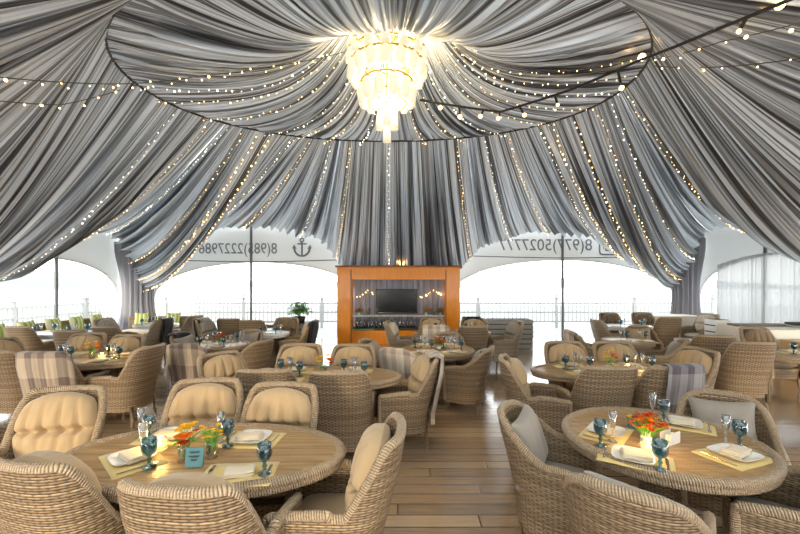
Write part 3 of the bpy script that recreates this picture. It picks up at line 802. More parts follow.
# front left oval table
chair('tan', (-2.53, 2.95), (0.22, -1.00), 'tan cushioned wicker armchair at far left end of front oval table', G1)
chair('tan', (-1.58, 3.2), (.12, -1), 'tan cushioned wicker armchair behind orange flowers of front oval table', G1)
chair('tan', (-0.90, 3.07), (-0.08, -1.00), 'tan cushioned wicker armchair at back right of front oval table', G1)
c4 = chair('tan', (-1.73, 1.66), (0.24, 0.97), 'wicker armchair seen from behind at bottom left corner, near front oval table', G1)
c5 = chair('tan', (-0.91, 1.45), (0.12, 1.00), 'wicker armchair seen from behind at bottom centre-left, before front oval table', G1)
c6 = chair('tan', (0.03, 2.12), (-1.00, 0.05), 'wicker armchair seen side-on at right end of front oval table', G1)
# front right round table
chair('tub', (0.75, 2.76), (0.85, -0.50), 'wicker tub chair with grey cushion left of front round table', G2)
chair('tub', (2.62, 3.10), (-0.60, -0.80), 'wicker tub chair with grey cushion behind front round table', G2)
chair('tub', (0.95, 1.63), (0.64, 0.77), 'wicker tub chair seen from behind in front of round table', G2)
chair('tub', (2.42, 1.87), (-0.80, 0.60), 'wicker tub chair at bottom right corner beside round table', G2)
# second row left oval table
chair('tan', (-1.28, 5.00), (0.03, -1.00), 'left of two yellow-tan cushioned armchairs facing camera at second oval table', G3)
chair('tan', (-0.59, 4.98), (-0.03, -1.00), 'right of two yellow-tan cushioned armchairs facing camera at second oval table', G3)
chair('tan', bt(337, 373), (0, 1), 'dark wicker armchair seen squarely from behind, right one before second oval table', G3)
chair('tan', bt(261, 371), (0, 1), 'dark wicker armchair seen squarely from behind, left one before second oval table', G3)
chair('tan', (-2.12, 4.35), (.85, -.5), 'tan cushioned armchair at left end of second oval table', G3)
e6 = chair('tan', (.42, 4.25), (-1, -.15), 'wicker armchair with cream plaid blanket at right end of second oval table', G3)
# second row right oval table
chair('tan', (2.21, 5.22), (0.02, -1.00), 'left of two tan cushioned armchairs facing camera at second right table', G4)
chair('tan', (2.87, 5.22), (-0.02, -1.00), 'right of two tan cushioned armchairs facing camera at second right table', G4)
chair('tan', (1.07, 4.12), (1.00, -0.25), 'wicker armchair in the aisle facing right at second right table', G4)
chair('tan', bt(615, 368), (0, 1), 'dark wicker armchair seen from behind before second right table, left of plaid', G4)
f5 = chair('tan', (2.64, 3.58), (-0.05, 1.00), 'dark wicker armchair under grey plaid blanket, second right table', G4)
chair('tan', (3.70, 4.60), (-1.00, -0.12), 'tan cushioned armchair facing left at right end of second right table', G4)
# round table before the bar
chair('tub', bt(362, 341, .86), (.95, -.3), 'wicker tub chair with grey cushion left of the round table before the bar', G5)
chair('tub', (0.86, 6.80), (-0.15, -1.00), 'wicker tub chair facing camera behind round table before the bar', G5)
g5 = chair('tub', (-0.08, 5.02), (0.50, 0.86), 'wicker tub chair hidden by cream plaid in front of round table', G5)
chair('tub', bt(492, 349, .86), (-.85, .4), 'wicker tub chair turned away at right of round table before the bar', G5)
# table right before the bar
G6 = 'armchairs nearest the bar'
chair('cream', (-0.32, 7.85), (1.00, -0.10), 'pale armchair with cream cushion facing right, directly before the bar', G6)
chair('tan', (0.72, 8.72), (0.00, -1.00), 'wicker armchair facing camera right before the bar', G6)
g6 = chair('tan', (0.62, 6.97), (0.00, 1.00), 'wicker armchair under cream plaid seen from behind, before the bar', G6)
chair('tan', (1.36, 6.97), (0.00, 1.00), 'wicker armchair seen from behind at right of the cream plaid one', G6)
j1 = chair('tan', (1.66, 8.75), (0.00, -1.00), 'wicker armchair with black jacket facing camera at bar corner', G6)
chair('grey', (2.52, 7.90), (-1.00, -0.10), 'pale wicker armchair facing left before the grey slatted counter', G6)
# round table left of centre back
G7 = 'chairs around the back left round table'
chair('tub', (-2.78, 7.22), (-0.20, -1.00), 'grey wicker tub chair behind orange flowers of back left round table', G7)
chair('tub', (-2.08, 5.88), (-0.85, 0.45), 'wicker tub chair turned away at right of back left round table', G7)
g7 = chair('tub', (-3.10, 5.40), (0.10, 1.00), 'wicker tub chair under brown plaid at back left round table', G7)
j3 = chair('tub', (-3.86, 6.60), (1.00, -0.25), 'tub chair with black cloth at back left round table', G7)
G8 = 'armchairs by the back left window'
j4 = chair('grey', (-4.40, 8.35), (1.00, -0.10), 'grey draped armchair facing right by left pole of back window', G8)
chair('brown', (-3.85, 8.45), (0.00, 1.00), 'brown wicker armchair seen from behind, left of window pole', G8)
chair('tan', (-3.20, 8.10), (0.00, 1.00), 'tall wicker armchair seen from behind directly under window pole', G8)
chair('brown', (-2.58, 8.78), (0.00, -1.00), 'brown cushioned armchair facing camera before the potted plant', G8)
j2 = chair('tan', (-1.74, 7.90), (-1.00, -0.10), 'armchair with dark jacket facing left before the potted plant', G8)
# left table
G10 = 'armchairs around the left table with orange flowers'
chair('tan', (-4.93, 6.10), (0.10, -1.00), 'tan cushioned armchair behind orange flowers on left table', G10)
chair('tan', (-4.15, 5.92), (-0.10, -1.00), 'tan cushioned armchair at back right of left table, by pale chair', G10)
chair('tan', (-3.10, 4.85), (-1.00, 0.02), 'wicker armchair seen from behind at right end of left table', G10)
h4 = chair('tan', (-4.06, 4.25), (0.00, 1.00), 'wicker armchair under brown plaid blanket at left table', G10)
chair('tan', (-4.80, 4.42), (0.10, 0.98), 'wicker armchair seen from behind cut by left picture edge', G10)
chair('tan', (-5.86, 5.45), (0.90, -0.40), 'tan cushioned armchair facing right near left picture edge', G10)
# far left, by the side window
G11 = 'chairs by the left side window'
chair('brown', (-7.05, 6.92), (0.10, 1.00), 'dark brown armchair beside long white table at far left', G11)
chair('tan', bt(66, 331), (-.1, 1), 'plain wicker armchair seen from behind at right end of long white table', G11)
chair('tan', bt(101, 327), (.1, 1), 'wicker armchair seen from behind before the green striped bench', G11)
chair('grey', (-6.75, 8.55), (1.00, -0.10), 'tall pale wicker armchair facing right at left of white table by curtain', G11)
h12 = chair('grey', (-5.12, 8.35), (-1.00, 0.00), 'pale wicker armchair with black jacket facing left beside dark curtain', G11)
chair('grey', (-4.95, 9.35), (-1.00, 0.15), 'pale wicker armchair right of the black jacket, facing left', G11)
# back right
G13 = 'chairs around the back right tables'
chair('tubtan', bt(638, 324, .92), (-.35, -.9), 'tan cushioned tub chair facing camera at back right round table', G13)
g13 = chair('tub', (3.05, 6.90), (0.95, -0.10), 'tub chair under pale plaid throw at back right round table', G13)
chair('tub', (4.50, 5.95), (-0.85, 0.45), 'tub chair turned away at right of back right round table', G13)
chair('tan', (6.26, 8.75), (0.10, 1.00), 'tall brown armchair seen from behind near right tie-back curtain', G13)
chair('grey', bt(592, 319.5), (1, -.1), 'wicker armchair facing right at far back right window table', G13)
chair('brown', (5.55, 10.20), (0.00, -1.00), 'left of two far armchairs facing camera under right window', G13)
chair('brown', (6.50, 10.30), (-0.10, -1.00), 'right of two far armchairs facing camera under right window', G13)
chair('cream', bt(712, 314), (-1, -.2), 'armchair with pale tufted cushion facing left by white slatted stand', G13)
G15 = 'armchairs around the right edge table'
chair('tan', (4.78, 5.72), (0.30, 0.95), 'narrow-looking wicker armchair seen from behind, left of right edge table', G15)
chair('tan', (4.78, 5.07), (0.20, 0.98), 'big wicker armchair seen from behind at right edge table', G15)
chair('brown', (6.30, 6.85), (0.00, -1.00), 'dark brown cushioned armchair facing camera at right edge table', G15)

# ------------------------------------------------------------------ blankets over chair backs
def blanket(c, f0, f1, label, mt, zi=.72, zo=.32, fringe=True, wob=.012, flare=0.0, name='plaid_blanket'):
    x, y, rz, kind = c; Sh = SB if 'tub' in kind else SA
    t = thing(name, label, 'blanket', (x, y, 0), rz); nu, nv = 44, 40; P = []; U = []
    for i in range(nu + 1):
        s = f0 + (f1 - f0) * i / nu; ii = s * Sh.N; zr = Sh.rim(ii); row = []; ur = []
        for j in range(nv + 1):
            q = j / nv
            if q < .32: z = zi + (zr - zi) * (q / .32); ins = Sh.th + .05; lift = 0
            elif q < .42: k = (q - .32) / .1; z = zr; ins = Sh.th + .05 - (Sh.th + .11) * k; lift = .045 * sin(pi * min(1, max(0, k)) * .8 + .3)
            else: k = (q - .42) / .58; z = zr - (zr - zo) * k; ins = -.035 - .03 * k; lift = .03 * (1 - k)
            w = wob * (1 if q > .42 else .4) * (sin(i * .95) + .6 * sin(i * .43 + 1)) * min(1, abs(q - .37) * 5)
            z2 = zr if .32 <= q < .42 else z
            px, py, pz = Sh.pt(ii, max(Sh.z0, z2), ins - abs(w) * (1 if q > .42 else -1))
            if q > .42: pz = z + lift + .02 * sin(i * .3) * (q - .42)
            else: pz = z2 + lift
            row.append((px, py, pz)); ur.append((s * Sh.len, q * 1.1))
        P.append(row); U.append(ur)
    o = MB().grid(P, U).build('cloth', mt, t)
    m = o.modifiers.new('thickness', 'SOLIDIFY'); m.thickness = .008; m.offset = 0
    if fringe:
        b = MB()
        for i in range(0, nu + 1):
            p = Vector(P[i][-1]); b.tube([p, p + Vector((random.uniform(-.01, .01), -.003, -.06))], .004, 4)
        b.build('fringe', mt, t)['kind'] = 'stuff'
    return t
blanket(h4, .30, .66, 'brown checked plaid blanket over armchair back at left table', 'plaid', zo=.42)
blanket(g7, .28, .72, 'brown checked plaid blanket over tub chair at back left round table', 'plaid', zo=.30)
blanket(e6, .40, .66, 'cream plaid blanket hanging over side-on armchair of second oval table', 'plaid_cream', zo=.34, zi=.5)
blanket(g5, .26, .74, 'cream plaid blanket over tub chair in front of round table before bar', 'plaid_cream', zo=.30)
blanket(g6, .32, .62, 'cream plaid blanket over armchair back right before the bar', 'plaid_cream', zo=.45)
blanket(f5, .30, .58, 'grey plaid blanket over dark armchair at second right table', 'plaid_grey', zo=.26)
blanket(g13, .35, .72, 'pale plaid throw over tub chair at back right round table', 'plaid_cream', zo=.4)
blanket(h12, .35, .6, 'black jacket hanging on pale armchair by dark curtain', 'black', zo=.45, fringe=False, name='jacket')

blanket(j1, .36, .62, 'black jacket over armchair back at the right corner of the bar', 'black', zi=.85, zo=.6, fringe=False, name='jacket')
blanket(j2, .40, .70, 'dark jacket over armchair back before the potted plant', 'black', zi=.75, zo=.42, fringe=False, name='jacket')
blanket(j3, .36, .66, 'black cloth over tub chair at back left round table', 'black', zi=.6, zo=.35, fringe=False, name='jacket')
blanket(j4, .36, .66, 'grey shawl over armchair facing right by left window pole', 'greyc', zi=.6, zo=.4, fringe=False, name='shawl')

# ------------------------------------------------------------------ tables
def make_table(a, b, plank_rz=0.0, white=False):
    t = thing('dining_table', '', 'table'); z = .75
    top = MB(); pw = .098; ca, sa = cos(plank_rz), sin(plank_rz)
    ia, ib = a - .055, b - .055
    # width of the ellipse across the planks
    hv = sqrt((ia * sa) ** 2 + (ib * ca) ** 2); n = int(2 * hv / pw) + 1; pw = 2 * hv / n
    def ends(v):
        # line p = v*N + u*D inside the ellipse
        D, N = (ca, sa), (-sa, ca); A = (D[0] / ia) ** 2 + (D[1] / ib) ** 2
        B = 2 * v * (D[0] * N[0] / ia ** 2 + D[1] * N[1] / ib ** 2); C = v * v * ((N[0] / ia) ** 2 + (N[1] / ib) ** 2) - 1
        dd = max(0, B * B - 4 * A * C); return (-B - sqrt(dd)) / (2 * A), (-B + sqrt(dd)) / (2 * A)
    for k in range(n):
        v0, v1 = -hv + k * pw + .003, -hv + (k + 1) * pw - .003; P = []
        for q in range(7):
            v = v0 + (v1 - v0) * q / 6; u0, u1 = ends(v)
            P.append([(u * ca - v * sa, u * sa + v * ca, z) for u in (u0, u0 * .5 + u1 * .5, u1)])
        top.grid(P, flip=True)
        for v in (v0, v1):
            u0, u1 = ends(v); pts = [(u * ca - v * sa, u * sa + v * ca) for u in (u0, u1)]
            top.poly([(*pts[0], z), (*pts[1], z), (*pts[1], z - .012), (*pts[0], z - .012)])
    top.build('plank_top', 'wtop' if white else 'plank', t, False)
    E = lambda r0, zz: [(( a - r0) * cos(2 * pi * i / 72), (b - r0) * sin(2 * pi * i / 72), zz) for i in range(72)]
    MB().poly(E(.05, z - .013)).poly(E(.05, z - .04)[::-1]).build('underlay', 'plankgap', t, False)
    rim = MB()
    rim.tube(E(.03, z - .012), .034, 10, True, .8); rim.tube(E(.035, z - .048), .026, 8, True)
    rim.build('braided_edge', 'wtop' if white else 'braid', t)
    for cx in (0,):
        b_ = MB(); P = []; U = []
        for i in range(33):
            an = 2 * pi * i / 32; P.append([((.15 - .04 * sin(pi * min(1, j / 9 * 1.1) * .5)) * cos(an) + cx, (.15 - .04 * sin(pi * min(1, j / 9 * 1.1) * .5)) * sin(an), .02 + .70 * j / 9) for j in range(10)])
            U.append([(an * .17, .7 * j / 9) for j in range(10)])
        b_.grid(P, U, flip=True).build('pedestal', 'wick', t)
        MB().box((cx, 0, .012), (.34, .07, .024)).box((cx, 0, .012), (.07, .34, .024)).build('foot', 'leg', t, False)
    return t
TB = {}
def table(key, a, b, c, rz, label, prz=0, white=False):
    k = 'table_%.2f_%.2f_%.1f_%d' % (a, b, prz, white)
    place(k, lambda: make_table(a, b, prz, white), (c[0], c[1], 0), rz, label, 'dining tables'); TB[key] = (c, rz, a, b)
table('T1', 0.84, 0.46, (-1.17, 2.30), 0, 'oval planked table with woven edge at front left')
table('T2', .595, .595, (1.72, 2.52), 0, 'round planked table with woven edge at front right', -.72)
table('T3', 0.88, 0.44, (-0.86, 4.19), 0, 'oval planked table in second row, left of the aisle')
table('T4', 0.90, 0.42, (2.44, 4.45), 0, 'oval planked table in second row, right of the aisle')
table('T5', 0.56, 0.56, (0.58, 5.85), 0, 'round planked table in front of the orange bar, circled by tub chairs', .1)
table('T6', 0.80, 0.44, (1.08, 7.85), 0, 'oval table directly before the bar, behind plaid armchair')
table('T7', 0.48, 0.48, (-3.00, 6.30), 0, 'round table with red flowers at back left centre', .1)
table('T8', 0.70, 0.40, (-3.50, 9.50), 0, 'small oval table behind brown armchair at back left window', 0)
table('T9', 0.36, 0.36, (-2.62, 7.75), 0, 'white topped table before the potted plant', 0, True)
table('T10', 0.80, 0.45, (-4.20, 5.15), 0, 'oval planked table with orange and yellow flowers at left')
table('T11', 0.85, 0.42, (-6.90, 7.75), .1, 'long white table by the left side window', 0, True)
table('T12', 0.52, 0.40, (-6.00, 9.35), 0, 'white table between pale armchairs near left dark curtain', 0, True)
table('T13', 0.42, 0.42, (4.05, 6.75), 0, 'round table at back right with blue goblet', .1)
table('T14', 0.60, 0.40, (5.35, 9.00), 0, 'white table beneath the right back window', 0, True)
table('T15', 0.85, 0.47, (6.08, 5.35), 0, 'oval planked table cut by the right picture edge')

# ------------------------------------------------------------------ tableware
TZ = .752
def G_goblet():
    b = MB(); b.lathe([(0, 0), (.036, .002), (.036, .006), (.012, .012), (.008, .03), (.014, .042), (.008, .055), (.011, .066), (.030, .076), (.039, .10), (.040, .125), (.037, .16), (.034, .16), (.036, .125), (.034, .10), (.02, .08), (0, .078)], 20)
    return tag(b.build('wine_goblet', 'teal'), '', 'goblet')
def G_flute():
    b = MB(); b.lathe([(0, 0), (.030, .002), (.029, .006), (.006, .012), (.005, .07), (.012, .085), (.020, .12), (.025, .19), (.023, .19), (.018, .12), (.008, .09), (0, .088)], 16)
    return tag(b.build('champagne_flute', 'clear'), '', 'glass')
def G_mat():
    P = [[((-.19 + .38 * i / 8), (-.13 + .26 * j / 6), .001 + .0015 * sin(i * 1.3 + j)) for j in range(7)] for i in range(9)]
    o = MB().grid(P, flip=True).build('placemat', 'mat'); m = o.modifiers.new('t', 'SOLIDIFY'); m.thickness = .003; m.offset = 1
    return tag(o, '', 'placemat')
def G_plate():
    b = MB(); P = []
    for r, z in ((.0, .006), (.065, .006), (.075, .010), (.108, .018), (.110, .021), (.104, .020), (.07, .003), (.05, .0), (0, .0)):
        P.append([(r * np.sign(cos(a)) * abs(cos(a)) ** .45, r * np.sign(sin(a)) * abs(sin(a)) ** .45, z) for a in [2 * pi * i / 40 for i in range(40)]])
    b.grid(P, cv=True); return tag(b.build('plate', 'plate'), '', 'plate')
def G_nap():
    t = thing('napkin', '', 'napkin')
    for k in range(3):
        P = [[(-.075 + .15 * i / 10 + .004 * k, (-.05 + .10 * j / 8) * (1 - .04 * k), .005 + .009 * k + .004 * sin(i * .5 + k) + .006 * sin(pi * i / 10) * sin(pi * j / 8)) for j in range(9)] for i in range(11)]
        o = MB().grid(P, flip=True).build('fold', 'nap', t); m = o.modifiers.new('t', 'SOLIDIFY'); m.thickness = .007; m.offset = 1
    return t
def G_fork():
    b = MB(); b.box((0, -.03, .003), (.008, .12, .003)); b.box((0, .045, .004), (.02, .03, .003))
    for k in range(4): b.box((-.0075 + .005 * k, .08, .004), (.0028, .045, .002))
    return tag(b.build('fork', 'steel', smooth=False, bevel=.001), '', 'fork')
def G_knife():
    b = MB(); b.box((0, -.05, .003), (.010, .09, .004)); b.poly([(-.008, -.005, .004), (.008, -.005, .004), (.008, .08, .004), (0, .10, .004), (-.008, .085, .004)])
    b.box((0, .04, .0025), (.015, .09, .0015))
    return tag(b.build('knife', 'steel', smooth=False), '', 'knife')
def G_candle():
    t = thing('candle_jar', '', 'candle')
    MB().lathe([(0, 0), (.038, .0), (.046, .02), (.047, .05), (.04, .075), (.037, .075), (.044, .05), (.043, .02), (.0, .006)], 20).build('glass_jar', 'clear', t)
    w = MB().lathe([(0, .007), (.040, .008), (.041, .035), (0, .037)], 18).build('wax', 'wax', t)
    MB().lathe([(.0, .038), (.006, .045), (.008, .055), (.004, .068), (0, .078)], 10).build('flame', 'flame', w)
    l = bpy.data.lights.new('candle_light', 'POINT'); l.energy = 1.6; l.color = (1, .62, .18); l.shadow_soft_size = .03
    lo = bpy.data.objects.new('candle_light', l); COL.objects.link(lo); lo.parent = t; lo.location = (0, 0, .11)
    return t
def petals(b, c, r, n, m=2, tilt=.5):
    for k in range(m):
        for i in range(n):
            a = 2 * pi * (i + .5 * k) / n; q = r * (1 - .3 * k); e = tilt + .5 * k
            d = Vector((cos(a) * cos(e), sin(a) * cos(e), sin(e))); s_ = Vector((-sin(a), cos(a), 0)) * q * .36
            p0 = Vector(c); b.grid([[p0 + s_ * .3, p0 - s_ * .3], [p0 + d * q * .5 + s_, p0 + d * q * .5 - s_], [p0 + d * q * .85 + s_ * .8 - Vector((0, 0, .1 * q)), p0 + d * q * .85 - s_ * .8 - Vector((0, 0, .1 * q))], [p0 + d * q + s_ * .15 - Vector((0, 0, .2 * q)), p0 + d * q - s_ * .15 - Vector((0, 0, .2 * q))]])
    return b
def G_vase(kind):
    def f():
        t = thing('flower_vase', '', 'flowers')
        rs = random.Random(hash(kind) % 97 if False else len(kind) * 7 + ord(kind[0]))
        hv = .09 if kind != 'bush' else .08
        MB().lathe([(0, 0), (.034, .0), (.036, .03), (.030, hv * .8), (.033, hv), (.030, hv), (.027, hv * .8), (.032, .03), (0, .006)], 16).build('vase', 'clear' if kind != 'bush' else 'plate', t)
        st = MB(); heads = []
        if kind == 'bush':
            for i in range(80):
                a, e = rs.uniform(0, 6.28), rs.uniform(.15, 1.5); R = rs.uniform(.07, .115)
                heads.append((R * 1.25 * cos(a) * cos(e), R * 1.1 * sin(a) * cos(e), .10 + R * .85 * sin(e), rs.uniform(.014, .028), rs.choice(('orangef', 'redf', 'redf', 'orangef', 'yellowf'))))
        elif kind == 'tall':
            heads = [(.0, .0, .13, .062, 'orangef'), (.015, -.03, .11, .04, 'redf')] + [(-.03 + .012 * i, .01 * i, .17 + .012 * (i % 3), .03, 'yellowf') for i in range(6)] + [(.06, .02, .165, .022, 'redf')]
        elif kind == 'sprig':
            heads = [(rs.uniform(-.05, .05), rs.uniform(-.04, .04), rs.uniform(.10, .19), .018, 'yellowf') for _ in range(22)]
        else:
            heads = [(-.05, 0, .15, .045, 'yellowf'), (-.03, .02, .20, .04, 'yellowf'), (-.07, 0, .19, .03, 'yellowf'), (.06, 0, .16, .06, 'orangef'), (.05, .02, .21, .04, 'yellowf'), (.08, -.02, .13, .04, 'redf')]
        for x, y, z, r, m in heads:
            st.tube([(x * .15, y * .15, .02), (x * .5, y * .5, hv), (x, y, z)], .0022, 4)
            b = petals(MB(), (x, y, z), r, 9 if r > .03 else 6, 3 if r > .04 else 2); b.ball((x, y, z + r * .15), r * .28, 6, 4)
            b.build('blossom', m, t)
        s_ = st.build('stems', 'leaf', t)
        b = MB()
        for i in range(12):
            a = rs.uniform(0, 6.28); z = rs.uniform(.07, .13); r = rs.uniform(.03, .06)
            b.grid([[(0, 0, z), (0, 0, z)], [(r * cos(a - .25), r * sin(a - .25), z + .02), (r * cos(a + .25), r * sin(a + .25), z + .02)], [(r * 1.8 * cos(a), r * 1.8 * sin(a), z + .01)] * 2])
        b.build('leaves', 'leaf' if kind != 'bush' else 'redf', s_)
        return t
    return f
def G_board():
    t = thing('slate_sign', '', 'sign')
    R = Matrix.Rotation(radians(-12), 4, 'X')
    MB().box((0, 0, .055), (.095, .010, .105), 0, ('X', radians(-12))).build('slate', 'board', t, False, bevel=.003)
    b = MB()
    for k, (z, w) in enumerate(((.083, .05), (.062, .06), (.044, .03))):
        b.tube([(-w / 2 + w * i / 14, -.0075 - (.055 - z) * .21, z + .005 * sin(i * 1.9 + k)) for i in range(15)], .0022, 4)
    b.build('chalk_scribble', 'boardframe', t)
    MB().box((0, .02, .03), (.03, .05, .06)).build('stand', 'boardframe', t, False)
    return t
def G_holder():
    t = thing('napkin_holder', '', 'holder')
    MB().box((0, 0, .006), (.12, .06, .012)).box((-.0, -.028, .04), (.12, .005, .07)).box((0, .028, .04), (.12, .005, .07)).build('stand', 'plate', t, False, bevel=.002)
    MB().lathe([(0, .012), (.013, .012), (.015, .04), (.009, .06), (0, .063)], 12, (-.03, 0, 0)).build('salt_shaker', 'plate', t)
    MB().lathe([(0, .012), (.013, .012), (.015, .04), (.009, .06), (0, .063)], 12, (.03, 0, 0)).build('pepper_shaker', 'plate', t)
    return t
MAKE = dict(goblet=G_goblet, flute=G_flute, mat=G_mat, plate=G_plate, nap=G_nap, fork=G_fork, knife=G_knife, candle=G_candle, board=G_board, holder=G_holder, bush=G_vase('bush'), tall=G_vase('tall'), sprig=G_vase('sprig'), pair=G_vase('pair'))
WORD = dict(goblet='blue glass goblet', flute='clear champagne flute', mat='yellow placemat', plate='square white plate', nap='folded cream napkin', fork='steel fork', knife='steel knife', candle='lit candle jar', board='slate sign', holder='white cruet holder', bush='bouquet of red and orange flowers', tall='vase with orange flower and yellow plume', sprig='small bottle of yellow sprigs', pair='vase of orange and yellow flowers')
GRP = dict(goblet='goblets', flute='champagne flutes', mat='placemats', plate='plates', nap='napkins', fork='forks', knife='knives', candle='candles')
def item(kind, x, y, z, rz, where, scale=None):
    return place('item_' + kind, MAKE[kind], (x, y, TZ + z), rz, WORD[kind] + ' ' + where, GRP.get(kind), scale)
def setting(x, y, rz, where, gob=None, flu=None, nap=True, cut=True, plate=True):
    """placemat at (x, y); +y of the setting points to the table centre"""
    item('mat', x, y, 0, rz, where)
    c, s_ = cos(rz), sin(rz); P = lambda a, b: (x + a * c - b * s_, y + a * s_ + b * c)
    if plate: item('plate', *P(-.01, -.0), .005, rz, where)
    if nap: item('nap', *P(-.0, -.0), .013 if plate else .005, rz + .15, where)
    if cut: item('fork', *P(-.155, 0), .004, rz, where); item('knife', *P(.155, -.01), .004, rz, where)
    if gob: item('goblet', *gob, .005, 0, where)
    if flu: item('flute', *flu, .005, 0, where)
# front left oval
setting(-1.54, 2.19, -.75, 'at left front setting of front oval table', gob=(-1.38, 2.09), flu=(-1.50, 2.22))
setting(-1.52, 2.52, pi, 'at left back setting of front oval table', gob=(-1.61, 2.44), flu=(-1.70, 2.50))
setting(-.97, 2.47, pi - .1, 'at right back setting of front oval table', gob=(-1.07, 2.36), flu=(-1.14, 2.42))
setting(-.86, 2.02, .1, 'at right front setting of front oval table', gob=(-.72, 2.02), plate=False)
item('candle', -1.46, 2.31, 0, 0, 'beside the orange flower on front oval table')
item('tall', -1.235, 2.17, 0, 0, 'in middle of front oval table')
item('sprig', -1.10, 2.22, 0, 0, 'beside slate sign on front oval table')
item('board', -1.135, 2.10, 0, .15, 'in teal with dark scribble on front oval table')
# front right round
setting(1.40, 2.58, -2.3, 'at left back setting of front round table', gob=(1.25, 2.37), flu=(1.36, 2.43))
setting(1.36, 2.20, -.55, 'at left front setting of front round table', gob=(1.41, 2.06))
setting(2.03, 2.74, 2.5, 'at right back setting of front round table', gob=(1.93, 2.78), flu=(1.90, 2.86))
setting(1.98, 2.24, .35, 'at right front setting of front round table', gob=(2.10, 2.35), flu=(2.03, 2.37))
item('bush', 1.58, 2.44, 0, 0, 'in white vase on front round table', .92)
item('candle', 1.49, 2.28, 0, 0, 'before the red bouquet on front round table')
item('holder', 1.72, 2.42, 0, .5, 'right of red bouquet on front round table')
item('board', 1.64, 2.66, 0, .1, 'dark and turned behind the red bouquet on front round table')
def generic(key, name, flowers=None, nset=4, candle=False, mats=True):
    (cx, cy), rz, a, b = TB[key]; oval = a > b + .1
    spots = [(-.40 * a, -.52 * b, 0, 'front left'), (.40 * a, -.52 * b, 0, 'front right'), (-.40 * a, .52 * b, pi, 'back left'), (.40 * a, .52 * b, pi, 'back right')]
    for x, y, r, w in spots[:nset]:
        wh = 'at %s setting of %s' % (w, name); sg = 1 if r == 0 else -1
        if mats: setting(cx + x, cy + y, r, wh, gob=(cx + x + .12 * sg, cy + y + .17 * sg), flu=(cx + x + .02 * sg, cy + y + .19 * sg), cut=False)
        else:
            item('goblet', cx + x, cy + y, 0, 0, wh); item('flute', cx + x + .10, cy + y + .03 * sg, 0, 0, wh); item('nap', cx + x - .13, cy + y, 0, .2, wh)
    if flowers: item(flowers, cx + .02, cy, 0, .4, 'in the middle of ' + name)
    if candle: item('candle', cx + .20, cy - .05, 0, 0, 'on ' + name)
generic('T3', 'second left oval table', 'pair')
generic('T4', 'second right oval table', 'pair', candle=True)
generic('T5', 'round table before the bar', 'bush')
generic('T6', 'oval table against the bar', None, 4, mats=False)
generic('T7', 'back left round table', 'bush', mats=False)
generic('T9', 'white table before potted plant', None, 2, mats=False)
generic('T10', 'left flowered table', 'pair', candle=True)
generic('T11', 'long white table at left window', 'sprig', mats=False)
generic('T12', 'white table near left curtain', 'sprig', 4, mats=False)
generic('T13', 'back right round table', None, 2)
generic('T14', 'white table under right window', None, 2, mats=False)
generic('T15', 'right edge oval table', 'pair', candle=True)

# ------------------------------------------------------------------ bar portal, screen and shelves
BY = 11.0
def bar():
    t = thing('bar_cabinet', 'orange wooden bar cabinet framing a recess with a screen', 'bar cabinet', (0, BY, 0))
    xl, xr = (337 - 400) / F * BY, (460 - 400) / F * BY; zt = 2.23; ol, orr = -1.39, 1.30; ob, ot = .39, 1.87
    for x0, x1 in ((xl, ol), (orr, xr)):
        p = MB().box(((x0 + x1) / 2, .24, zt / 2), (x1 - x0, .48, zt)).build('pillar', 'orange', t, False, bevel=.01)
        MB().box(((x0 + x1) / 2 + (.19 if x0 < 0 else -.19), -.012, zt / 2 - .02), (.025, .02, zt - .1)).build('pilaster_strip', 'orange_dark', p, False)
    MB().box(((ol + orr) / 2, .24, (ot + zt) / 2), (orr - ol, .46, zt - ot)).build('header_panel', 'orange', t, False)
    MB().box(((xl + xr) / 2, .22, zt + .02), (xr - xl + .10, .56, .05)).build('cornice', 'orange_dark', t, False, bevel=.008)
    MB().box(((ol + orr) / 2, .22, ob / 2), (orr - ol, .42, ob)).build('bottom_panel', 'orange', t, False)
    MB().box(((ol + orr) / 2, .30, ob + .04), (orr - ol, .34, .04)).build('bottle_shelf', 'dark', t, False)
    MB().box(((ol + orr) / 2, .30, .80), (orr - ol, .30, .03)).build('flower_shelf', 'wtop', t, False)
    P = []
    for i in range(241):
        x = ol + (orr - ol) * i / 240; d = .022 * sin(x * 38 + sin(x * 7)) + .012 * sin(x * 71)
        P.append([(x, .50 + d, ob + (ot - ob) * j / 4) for j in range(5)])
    MB().grid(P).build('curtain_backing', 'drape_dark', t)
    MB().box((ol + .32, .12, ob + .03), (.62, .14, .03)).build('teal_ledge', 'tealstrip', t, False)
    return t
bar()
tv = thing('television', 'black flat television mounted in the orange bar recess', 'television', (-.10, BY + .40, 1.22))
MB().box((0, .0, 0), (1.24, .05, .74)).build('frame', 'tvf', tv, False, bevel=.008)
MB().box((0, -.028, .01), (1.18, .008, .67)).build('screen', 'tv', tv, False)
MB().box((0, .05, -.0), (.3, .06, .2)).build('wall_bracket', 'tvf', tv, False)
def bottle():
    b = MB().lathe([(0, 0), (.036, 0), (.038, .01), (.038, .16), (.03, .20), (.014, .23), (.013, .29), (.015, .29), (.015, .30), (0, .30)], 12)
    return tag(b.build('wine_bottle', 'bottle'), '', 'bottle')
for i in range(22):
    x = -1.3 + i * .117 + random.uniform(-.012, .012)
    place('bottle', bottle, (x, BY + .32, .452), random.random() * 6, 'dark bottle standing on the low shelf inside the orange bar', 'bottles on the bar shelf', random.uniform(.8, 1.0))
for i, x in enumerate((-1.22, -.95, .78, 1.0, 1.2)):
    place('item_' + ('pair' if i % 2 else 'bush'), None, (x, BY + .28, .817), i, '%s flower vase from left on the shelf inside the orange bar' % ORD[i], 'flowers on the bar shelf', 1.1)
